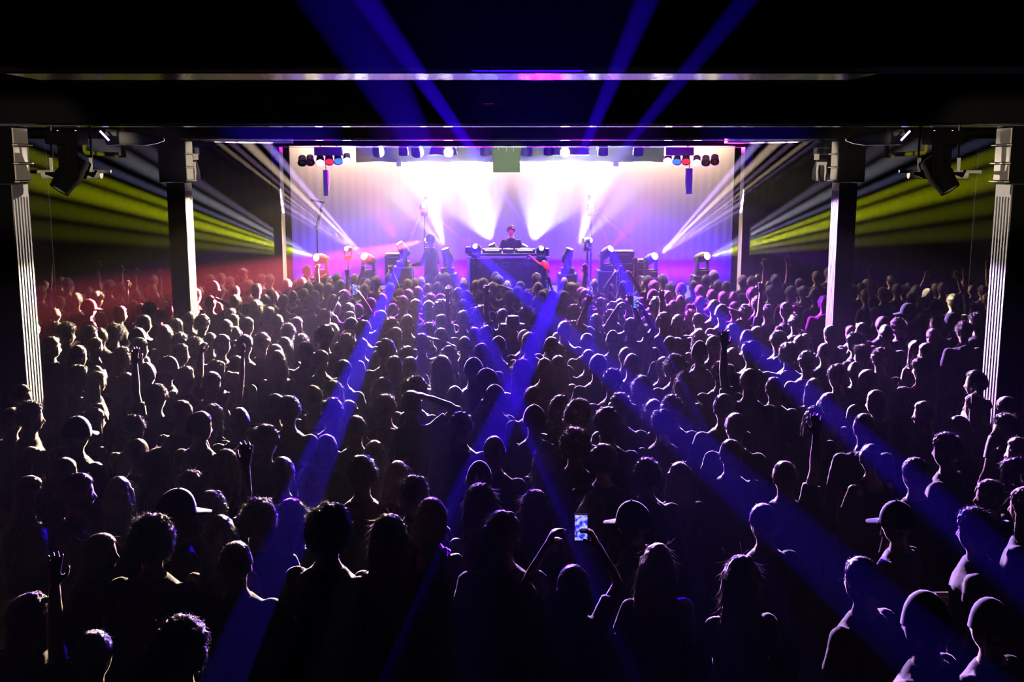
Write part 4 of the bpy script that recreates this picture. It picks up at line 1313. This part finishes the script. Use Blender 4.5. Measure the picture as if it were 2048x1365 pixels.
for (xa, xb, nm, lab, cat) in ((965, 1003, 'turntable', 'deck with a lit display on the booth nearer the red beam', 'deck'), (1030, 1070, 'turntable', 'deck with a lit display on the booth nearer the flamingo', 'deck'), (1006, 1027, 'mixer', 'mixer between the two decks on the booth', 'mixer')):
    a, b = at_y(xa, 500, YD + 0.35).x, at_y(xb, 500, YD + 0.35).x
    r3 = empty(nm, ((a + b) / 2, YD + 0.35, TT))
    tag(r3, lab, cat)
    MB().box((0, 0, 0.045), (b - a, 0.36, 0.09), bevel=0.01).build('body', M_BLKPL, r3)
    MB().lathe([(0.12 if nm == 'turntable' else 0.05, 0), (0.12 if nm == 'turntable' else 0.05, 0.012)], (0, 0.02, 0.09), n=24).build('platter' if nm == 'turntable' else 'knob_panel', M_METAL, r3)
    if nm == 'turntable':
        MB().box((0, -0.184, 0.07), ((b - a) * 0.75, 0.008, 0.02)).build('display', glow('display_' + lab[-6:], (0.7, 1.0, 0.75), 2.0), r3)
# two gear boxes behind the rail
for (xa, xb, y0, lab) in ((931, 962, 494, 'dark gear box on the booth by the star-bright lamp, red-beam end'), (1072, 1098, 497, 'dark gear box on the booth by the star-bright lamp, flamingo end')):
    a, b = at_y(xa, y0, YD + 0.25), at_y(xb, y0, YD + 0.25)
    g = MB().box((0, 0, (a.z - TT) / 2), (b.x - a.x, 0.3, a.z - TT), bevel=0.012).build('gear_box', M_BLKPL, None, ((a.x + b.x) / 2, YD + 0.25, TT))
    tag(g, lab, 'box')
# ------------------------------------------------------------------ the audience
MEN = dict(down=('down', 'down'), front=('front', 'down'), drink=('down', 'drink'), up=('down', 'up'), fist=('front', 'fistup'), both=('bent', 'bent'), phone=('phone', 'phone'), point=('down', 'point'), head=('down', 'head'), out=('down', 'out'), turned=('down', 'front'))
WOMEN = dict(cup=('front', 'cup'), down=('down', 'down'), front=('front', 'down'), drink=('down', 'drink'), up=('front', 'up'), both=('up', 'bent'), phone=('phone', 'phone'), head=('down', 'head'), turned=('front', 'down'))
POSE = {'up': 'up', 'dr': 'drink', 'fi': 'fist', 'bo': 'both', 'ph': 'phone', 'pt': 'point', 'hd': 'head', 'ot': 'out', 'cu': 'cup'}
POSE_WORDS = {'up': 'arm raised', 'drink': 'hand at chin', 'fist': 'fist raised', 'both': 'both arms up', 'phone': 'hands raised together', 'point': 'pointing upward', 'head': 'hand on head', 'out': 'arm stretched out', 'cup': 'holding cup'}
cache = {}


def get_fig(sex, pose):
    key = ('fig', sex, pose)
    if key not in cache:
        l, r = (MEN if sex == 'm' else WOMEN)[pose]
        cache[key] = figure(sex, l, r, turn=22 if pose == 'turned' else 0, nod=-4)
    return cache[key]


def get_body(sex, pose):
    key = ('body', sex, pose)
    if key not in cache:
        me = body_mesh(get_fig(sex, pose), 'person_' + sex + '_' + pose, 6500)
        me.materials.append(SKIN[0])
        cache[key] = me
    return cache[key]


def get_shirt(sex, pose, sl):
    key = ('shirt', sex, pose, sl)
    if key not in cache:
        me = shirt_mesh(get_fig(sex, pose), 'top_%s_%s_%s' % (sex, pose, sl), sl, faces=2400)
        me.materials.append(CLOTH['black'])
        cache[key] = me
    return cache[key]


def get_hair(kind):
    if ('hair', kind) not in cache:
        me = hair_mesh(kind, 'hair_' + kind)
        me.materials.append(HAIR['dark'])
        cache[('hair', kind)] = me
    return cache[('hair', kind)]


def get_cap(kind):
    if ('cap', kind) not in cache:
        me = cap_mesh('cap_' + kind, kind)
        me.materials.append(CLOTH['navy'])
        cache[('cap', kind)] = me
    return cache[('cap', kind)]


TROUSERS = trousers_mesh('trousers')
TROUSERS.materials.append(CLOTH['denim'])


def obj_mat(o, m):
    o.material_slots[0].link = 'OBJECT'
    o.material_slots[0].material = m


# code: sex, hair shape, hair colours, headgear, headgear colour, words
LOOK = {
    's': ('m', ['short', 'short', 'tousled'], ['dark', 'black', 'brown'], None, None, 'dark-haired'),
    'l': ('m', ['short', 'tousled'], ['fair'], None, None, 'fair-haired'),
    't': ('m', ['tousled'], ['dark', 'brown'], None, None, 'tousle-haired'),
    'C': ('m', ['curly'], ['brown', 'dark'], None, None, 'curly-haired'),
    'b': ('m', ['crop'], ['brown'], None, None, 'shaven-headed'),
    'L': ('f', ['long', 'wavy'], ['dark', 'brown'], None, None, 'long dark-haired'),
    'B': ('f', ['long', 'wavy'], ['blonde', 'fair'], None, None, 'long blonde-haired'),
    'k': ('f', ['bun'], ['dark', 'brown'], None, None, 'bun-haired'),
    'P': ('f', ['pony'], ['brown'], None, None, 'ponytailed'),
    'm': ('f', ['bob'], ['dark'], None, None, 'bob-haired'),
    'c': ('m', ['crop'], ['dark'], 'cap', 'navy', 'dark-capped'),
    'w': ('m', ['crop'], ['dark'], 'cap', 'white', 'pale-capped'),
    'q': ('m', ['crop'], ['dark'], 'back', 'white', 'backward-pale-capped'),
    'u': ('m', ['crop'], ['dark'], 'cap', 'blue', 'bright-blue-capped'),
    'r': ('m', ['crop'], ['dark'], 'cap', 'red', 'red-capped'),
    'h': ('m', ['crop'], ['dark'], 'hat', 'charcoal', 'brimmed-hatted'),
    'n': ('m', ['crop'], ['dark'], 'beanie', 'charcoal', 'beanie-wearing'),
    'R': ('m', ['spiky'], ['red'], None, None, 'spiky red-haired'),
    'E': ('f', ['long'], ['blonde'], 'ears', 'tan', 'blonde round-eared-headband'),
}
TOPS = ['black', 'black', 'navy', 'charcoal', 'black', 'charcoal', 'grey', 'maroon', 'navy']
HEAD_Z = 1.635

people = []
for ox, oy, scl, txt in CROWD:
    for tok in txt.split():
        f = tok.split(',') + [''] * 6
        px, py = ox + float(f[0]) / scl, oy + float(f[1]) / scl
        w = 0.078 * (py - 337)
        if any(abs(px - q['px']) < w * 0.5 and abs(py - q['py']) < w * 0.55 for q in people):
            continue
        people.append(dict(px=px, py=py, hair=f[2], turn=float(f[3] or 0), pose=f[4], shirt=f[5]))
people.sort(key=lambda q: -q['py'])
rp = random.Random(11)
for q in people:
    sx_, shapes, cols, gear, gcol, words_ = LOOK[q['hair']]
    q['sex'] = sx_
    q['mir'] = q['pose'].endswith('-')
    p = q['pose'].rstrip('-')
    if p:
        p = POSE[p]
        if sx_ == 'f' and p not in WOMEN:
            p = 'up'
        q['pose'] = p
    else:
        q['pose'] = rp.choice(['down', 'down', 'front', 'turned'])
        q['mir'] = rp.random() < 0.5
    q['h'] = rp.gauss(1.665, 0.035) if sx_ == 'm' else rp.gauss(1.575, 0.03)
    q['shape'] = rp.choice(shapes)
    q['hcol'] = rp.choice(cols)
    q['turn'] += rp.uniform(-9, 9)
    q['top'] = q['shirt'] or rp.choice(TOPS)
    if sx_ == 'f':
        q['sleeve'] = rp.choice(['tank', 'tank', 'tee']) if q['pose'] in ('down', 'front', 'up', 'turned') else 'tee'
    else:
        q['sleeve'] = rp.choice(['tee', 'tee', 'tee', 'hood' if q['pose'] == 'down' else 'tee'])
    q['skin'] = rp.choice([0, 0, 0, 1, 1, 2])

# slide people along their lines of sight until nobody stands inside a neighbour
N = len(people)
hh = np.array([q['h'] for q in people])
h0 = hh.copy()
RX = np.array([[ray(q['px'], q['py']).x, ray(q['px'], q['py']).y, ray(q['px'], q['py']).z] for q in people])
PIL = np.array([(s * (PX_IN[i] + 0.13), y + DEP / 2) for i, y in enumerate(BAY) for s in (-1, 1)])


def ground(h):
    t = (h - EYE.z) / RX[:, 2]
    return np.stack([RX[:, 0] * t, RX[:, 1] * t], 1)


lat = np.zeros(N)
wid = np.array([0.5 if q['pose'] in ('down', 'front', 'turned') else 0.52 for q in people])
for it in range(420):
    P = ground(hh)
    P[:, 0] += lat
    D = P[:, None, :] - P[None, :, :]
    d = np.sqrt((D[..., 0] / 1.0) ** 2 + (D[..., 1] / 0.82) ** 2) + np.eye(N) * 9
    need = np.clip(0.51 - d, 0, None)
    farther = np.sign(D[..., 1])
    push = (need * farther).sum(1)
    side = (need * np.sign(D[..., 0])).sum(1)
    dp = np.sqrt(((P[:, None, :] - PIL[None]) ** 2).sum(2))
    pushp = (np.clip(0.45 - dp, 0, None) * np.sign(P[:, None, 1] - PIL[None, :, 1])).sum(1)
    hh = hh - 0.04 * (push + 2 * pushp) + 0.003 * (h0 - hh)
    hh = np.clip(hh, 1.36, 1.82)
    lat = np.clip(lat * 0.99 + 0.08 * side, -0.07, 0.07)
P = ground(hh)
P[:, 0] += lat
near = people[:300]


def place(o, q, x, y, s, extra=0):
    m = -1 if q['mir'] else 1
    a = math.radians(-q['turn'] + extra)
    return x, y, s, a, m


def zone(px, py):
    row = 'under the balcony' if py > 1000 else 'back rows' if py > 860 else 'mid-crowd' if py > 720 else 'front-middle rows' if py > 655 else 'rows by stage'
    for lim, nm in ((130, 'past red-side outer pillar'), (300, 'between red-side pillars'), (460, 'past red-side inner pillar'), (640, 'below yellow lamp, red side'), (790, 'below pink beam'), (930, 'before dark-capped performer'), (1030, 'before booth'), (1130, 'before flamingo'), (1260, 'below magenta lamp'),
                    (1390, 'before white lamp, flamingo side'), (1520, 'below yellow lamp, flamingo side'), (1690, 'past flamingo-side inner pillar'), (1900, 'between flamingo-side pillars'), (3000, 'past flamingo-side outer pillar')):
        if px < lim:
            return row, nm


ORD = ['first', 'second', 'third', 'fourth', 'fifth', 'sixth', 'seventh', 'eighth', 'ninth', 'tenth']
TOPW = {'tank': 'vest', 'tee': 'tee', 'hood': 'hoodie', 'long': 'top'}
by = {}
for i, q in enumerate(near):
    row, nm = zone(q['px'], q['py'])
    base = '%s person, %s %s%s' % (LOOK[q['hair']][5], q['top'], TOPW[q['sleeve']], ', ' + POSE_WORDS[q['pose']] if q['pose'] in POSE_WORDS else '')
    q['base'] = base + ', %s %s' % (row, nm)
    by.setdefault(q['base'], []).append(q)
for base, qs in by.items():
    qs.sort(key=lambda q: q['px'])
    for k, q in enumerate(qs):
        q['label'] = base if len(qs) == 1 else base + ', %s from red side' % ORD[k]

SPECIAL = {}
for i, q in enumerate(near):
    x, y = P[i]
    s = hh[i] / HEAD_Z
    body = put('person', get_body(q['sex'], q['pose']), None, (x, y, 0))
    body.scale = (s * (-1 if q['mir'] else 1), s, s)
    body.rotation_euler = (0, 0, math.radians(-q['turn']))
    obj_mat(body, SKIN[q['skin']])
    tag(body, q['label'], 'person', 'audience standing on the hall floor')
    f = get_fig(q['sex'], q['pose'])
    q['obj'], q['fig'], q['s'] = body, f, s
    top = put('shirt', get_shirt(q['sex'], q['pose'], q['sleeve']), body)
    obj_mat(top, CLOTH[q['top']])
    put('trousers', TROUSERS, body)
    hr = put('hair', get_hair(q['shape']), body, f.HC, f.R.to_euler())
    obj_mat(hr, HAIR[q['hcol']])
    g, gc = LOOK[q['hair']][3], LOOK[q['hair']][4]
    if g:
        c = put({'cap': 'cap', 'back': 'cap', 'hat': 'hat', 'beanie': 'beanie', 'ears': 'ear_headband'}[g], get_cap(g), body, f.HC, f.R.to_euler())
        obj_mat(c, CLOTH[gc])

# the rows too far off to tell apart: one mass of people by the stage
def low(me, faces):
    o = bpy.data.objects.new('tmp', me)
    COL.objects.link(o)
    d = o.modifiers.new('d', 'DECIMATE')
    d.ratio = min(1, faces / sum(len(p.vertices) - 2 for p in me.polygons))
    m2 = bpy.data.meshes.new_from_object(o.evaluated_get(bpy.context.evaluated_depsgraph_get()))
    bpy.data.objects.remove(o)
    n = len(m2.vertices)
    co = np.empty(n * 3, np.float32)
    m2.vertices.foreach_get('co', co)
    m2.calc_loop_triangles()
    t = np.empty(len(m2.loop_triangles) * 3, np.int32)
    m2.loop_triangles.foreach_get('vertices', t)
    bpy.data.meshes.remove(m2)
    return co.reshape(-1, 3), t.reshape(-1, 3)


lowc = {}


def get_low(key, me, faces):
    if key not in lowc:
        lowc[key] = low(me, faces)
    return lowc[key]


VV, TT_, MM = [], [], []
mats = SKIN + [HAIR[k] for k in ('dark', 'black', 'brown', 'fair', 'blonde', 'red')] + [CLOTH[k] for k in ('black', 'navy', 'charcoal', 'grey', 'maroon', 'white', 'red', 'tan', 'blue', 'denim')]
midx = {m.name: i for i, m in enumerate(mats)}
nv = 0


def add_low(geo, M, m):
    global nv
    co, t = geo
    A = np.array(M)
    VV.append(co @ A[:3, :3].T + A[:3, 3])
    TT_.append((t if np.linalg.det(A[:3, :3]) > 0 else t[:, ::-1]) + nv)
    MM.append(np.full(len(t), midx[m.name], np.int32))
    nv += len(co)


HOLD = at_y(1090, 562, 20.2)
far = [(q, P[300 + k], hh[300 + k]) for k, q in enumerate(people[300:]) if math.hypot(P[300 + k][0] - HOLD.x, P[300 + k][1] - HOLD.y + 0.1) > 0.5]
nlist = len(far)
for tries in range(2600):
    x, y = rp.uniform(-9.8, 9.8), rp.uniform(14.5, 21.6)
    allp = [(p_[0], p_[1]) for p_ in P] + [tuple(f_[1]) for f_ in far[nlist:]] + [(HOLD.x, HOLD.y - 0.1)]
    if min((x - a) ** 2 + ((y - b) * 1.0) ** 2 for a, b in allp) < 0.56 ** 2 or min((x - a) ** 2 + (y - b) ** 2 for a, b in PIL) < 0.5 ** 2:
        continue
    sx_ = 'm' if rp.random() < 0.6 else 'f'
    code = rp.choice(['s', 's', 'l', 't'] if sx_ == 'm' else ['L', 'B'])
    q = dict(hair=code, sex=sx_, pose=rp.choice(['down', 'front', 'turned', 'up' if rp.random() < 0.4 else 'down']), mir=rp.random() < 0.5, turn=rp.uniform(-10, 10) + (-25 if x > 3 else 25 if x < -3 else 0), shape=rp.choice(LOOK[code][1]), hcol=rp.choice(LOOK[code][2]), top=rp.choice(TOPS), sleeve='tee', skin=rp.choice([0, 0, 1]))
    far.append((q, (x, y), rp.uniform(1.46, 1.56)))
    if len(far) > nlist + 130:
        break
for q, (x, y), h in far:
    s = h / HEAD_Z
    M = Matrix.Translation((x, y, 0)) @ Matrix.Rotation(math.radians(-q['turn']), 4, 'Z') @ Matrix.Diagonal((s * (-1 if q['mir'] else 1), s, s, 1))
    f = get_fig(q['sex'], q['pose'])
    add_low(get_low(('b', q['sex'], q['pose']), get_body(q['sex'], q['pose']), 1500), M, SKIN[q['skin']])
    add_low(get_low(('s', q['sex'], q['pose'], q['sleeve']), get_shirt(q['sex'], q['pose'], q['sleeve']), 500), M, CLOTH[q['top']])
    add_low(get_low(('t',), TROUSERS, 250), M, CLOTH['denim'])
    H = M @ Matrix.Translation(f.HC) @ f.R.to_4x4()
    add_low(get_low(('h', q['shape']), get_hair(q['shape']), 900), H, HAIR[q['hcol']])
    g, gc = LOOK[q['hair']][3], LOOK[q['hair']][4]
    if g:
        cg = {'white': 'white', 'navy': 'navy', 'red': 'red', 'blue': 'blue', 'charcoal': 'charcoal', 'tan': 'tan'}[gc]
        add_low(get_low(('c', g), get_cap(g), 400), H, CLOTH[cg])
V = np.concatenate(VV)
T = np.concatenate(TT_)
me = bpy.data.meshes.new('crowd')
me.vertices.add(len(V))
me.vertices.foreach_set('co', V.astype(np.float32).ravel())
me.loops.add(len(T) * 3)
me.loops.foreach_set('vertex_index', T.astype(np.int32).ravel())
me.polygons.add(len(T))
me.polygons.foreach_set('loop_start', np.arange(0, len(T) * 3, 3, dtype=np.int32))
me.polygons.foreach_set('loop_total', np.full(len(T), 3, np.int32))
me.polygons.foreach_set('material_index', np.concatenate(MM))
for m_ in mats:
    me.materials.append(m_)
me.update()
me.validate()
me.shade_smooth()
crowd = put('crowd', me)
tag(crowd, 'packed audience in the far rows right up against the stage', 'crowd', kind='stuff')
print('PEOPLE', len(near), 'far', len(far), 'faces', len(T), 'labels', len({q['label'] for q in near}))
# ------------------------------------------------------------------ performers, phones, cups, flamingo
def performer(fig, x, y, z, s, turn, label, top, hair, hcol, cap=None, skin=0, sleeve='tee', group=None):
    me = body_mesh(fig, 'person_performer', 7000)
    me.materials.append(SKIN[skin])
    b = put('person', me, None, (x, y, z))
    b.scale = (s, s, s)
    b.rotation_euler = (0, 0, math.radians(-turn))
    tag(b, label, 'person', group)
    sm = shirt_mesh(fig, 'top_performer', sleeve, faces=2600)
    sm.materials.append(CLOTH[top])
    put('shirt', sm, b)
    put('trousers', TROUSERS, b)
    h = put('hair', get_hair(hair), b, fig.HC, fig.R.to_euler())
    obj_mat(h, HAIR[hcol])
    if cap:
        c = put('cap', get_cap('cap'), b, fig.HC, fig.R.to_euler())
        obj_mat(c, CLOTH[cap])
    return b


pj = at_y(1022, 463, 24.98)
performer(figure('m', 'deck', 'deck', nod=-14), pj.x, 24.98, STAGE_Z, (pj.z - STAGE_Z) / HEAD_Z, 180, 'performer bent over the decks behind the booth, face lit pink', 'navy', 'tousled', 'brown')
pg = at_y(862, 484, 22.85)
performer(figure('m', 'deck', 'hold', nod=-10), pg.x, 22.85, STAGE_Z, max(0.94, (pg.z - STAGE_Z) / HEAD_Z), -62, 'performer in a dark cap standing on stage beside the booth, seen as a silhouette', 'black', 'crop', 'black', cap='black', sleeve='long')

# pink flamingo on a pole
YF = 20.2
FP = lambda x, y: at_y(x, y, YF)
hold = FP(1098, 562)
fl = empty('flamingo', hold)
tag(fl, 'bright pink plastic flamingo held up on a pale stick in front of the booth', 'flamingo')
M_PINK = mat('pink_plastic', (0.95, 0.05, 0.18), 0.35, sheen=0.2)
q = lambda x, y: FP(x, y) - hold
mb = MB()
blob(mb, q(1091, 531), (0.060, 0.055, 0.105), 3, Matrix.Rotation(-0.55, 3, 'Y'))
mb.tube([q(1093, 534), q(1098, 541), q(1097, 546)], [0.045, 0.025, 0.008], 10)
mb.build('body', M_PINK, fl, smooth=9)
MB().tube([q(1087, 530), q(1078, 527), q(1069, 520), q(1062, 514), q(1058, 512), q(1054, 515), q(1052, 519)], [0.026, 0.020, 0.018, 0.018, 0.020, 0.022, 0.018], 10).build('neck', M_PINK, fl, smooth=9)
MB().tube([q(1053, 516), q(1051, 520), q(1050.5, 524)], [0.018, 0.012, 0.003], 8).build('beak', mat('black_plastic', (0.02, 0.02, 0.02), 0.4), fl, smooth=9)
MB().tube([q(1094, 541), Vector((0, 0, -0.18))], 0.010, 8).build('stick', M_METAL, fl)
ff = figure('f', 'front', 'bent')
s_, S_, E_, W_, wd_, hk_, pn_ = ff.arms[0]
hl = W_ + wd_ * 0.07
sf = hold.z / hl.z
performer(ff, hold.x - hl.x * sf, hold.y - hl.y * sf, 0, sf, 0, 'person holding the pink flamingo stick up in one hand before the booth', 'charcoal', 'long', 'dark', group='audience standing on the hall floor')

# phones held up and drinks held out by people in the crowd
def hand_point(q, side, along, inward=0.0, fwd=0.0):
    a = [a for a in q['fig'].arms if a[0] == side][0]
    s, S, E, W, wd, hk, pn = a
    lp = W + wd * along + Vector((-s * inward, fwd, 0))
    return q['obj'].matrix_basis @ lp


def screen(n, a, b, st):
    m = glow(n, a, st)
    nt_ = m.node_tree
    e = [x for x in nt_.nodes if x.type == 'EMISSION'][0]
    tc = nt_.nodes.new('ShaderNodeTexCoord')
    nz = nt_.nodes.new('ShaderNodeTexNoise')
    nz.inputs['Scale'].default_value = 45
    cr = nt_.nodes.new('ShaderNodeValToRGB')
    cr.color_ramp.elements[0].position = 0.42
    cr.color_ramp.elements[0].color = (*b, 1)
    cr.color_ramp.elements[1].position = 0.62
    cr.color_ramp.elements[1].color = (*a, 1)
    nt_.links.new(tc.outputs['Object'], nz.inputs['Vector'])
    nt_.links.new(nz.outputs['Fac'], cr.inputs['Fac'])
    nt_.links.new(cr.outputs['Color'], e.inputs[0])
    return m


M_SCR = screen('phone_picture_of_stage', (0.4, 0.42, 1.0), (0.02, 0.02, 0.55), 1.5)


def nearest(px, py):
    return min(near, key=lambda q: (q['px'] - px) ** 2 + (q['py'] - py) ** 2)


def phone(q, label, tilt=0.0):
    p = hand_point(q, 1, 0.125, 0.045, 0.02)
    r = empty('smartphone', p, (tilt, 0, q['obj'].rotation_euler.z))
    tag(r, label, 'phone', 'phones held up in the crowd')
    k = q['s']
    MB().box((0, 0, 0), (0.078, 0.009, 0.160), bevel=0.004).build('case', M_BLKPL, r)
    MB().box((0, -0.0055, 0.0), (0.070, 0.002, 0.148)).build('screen', M_SCR, r)


bpy.context.view_layer.update()
phone(nearest(1147, 1179), 'lit smartphone held high by the bob-haired person under the balcony')
phone(nearest(697, 624), 'lit smartphone held up below the pink beam')
phone(nearest(1265, 657), 'lit smartphone held up below the magenta lamp')
M_CUP = bpy.data.materials.new('clear_plastic_cup')
M_CUP.use_nodes = True
b_ = M_CUP.node_tree.nodes['Principled BSDF']
b_.inputs['Base Color'].default_value = (0.9, 0.9, 0.95, 1)
b_.inputs['Roughness'].default_value = 0.15
b_.inputs['Transmission Weight'].default_value = 0.75
for px, py, lab in ((1284, 780, 'clear plastic cup held out by a long-haired person, mid-crowd below the magenta lamp'), (1102, 912, 'clear plastic cup held out by a long-haired person in the back rows before the flamingo')):
    q_ = nearest(px, py)
    p = hand_point(q_, 1, 0.08, 0.0, 0.0)
    r = empty('plastic_cup', p + Vector((0, 0, -0.05)))
    tag(r, lab, 'cup', 'drinks held in the crowd')
    MB().lathe([(0.028, 0.0), (0.031, 0.004), (0.041, 0.115), (0.044, 0.118), (0.0425, 0.121), (0.039, 0.112), (0.029, 0.008), (0.002, 0.006)], (0, 0, 0), n=24).build('cup', M_CUP, r, smooth=0.8)
    MB().lathe([(0.0285, 0.009), (0.0355, 0.075), (0.001, 0.0755)], (0, 0, 0), n=24).build('drink', mat('pale_drink', (0.5, 0.35, 0.15), 0.1), r, smooth=0.8)
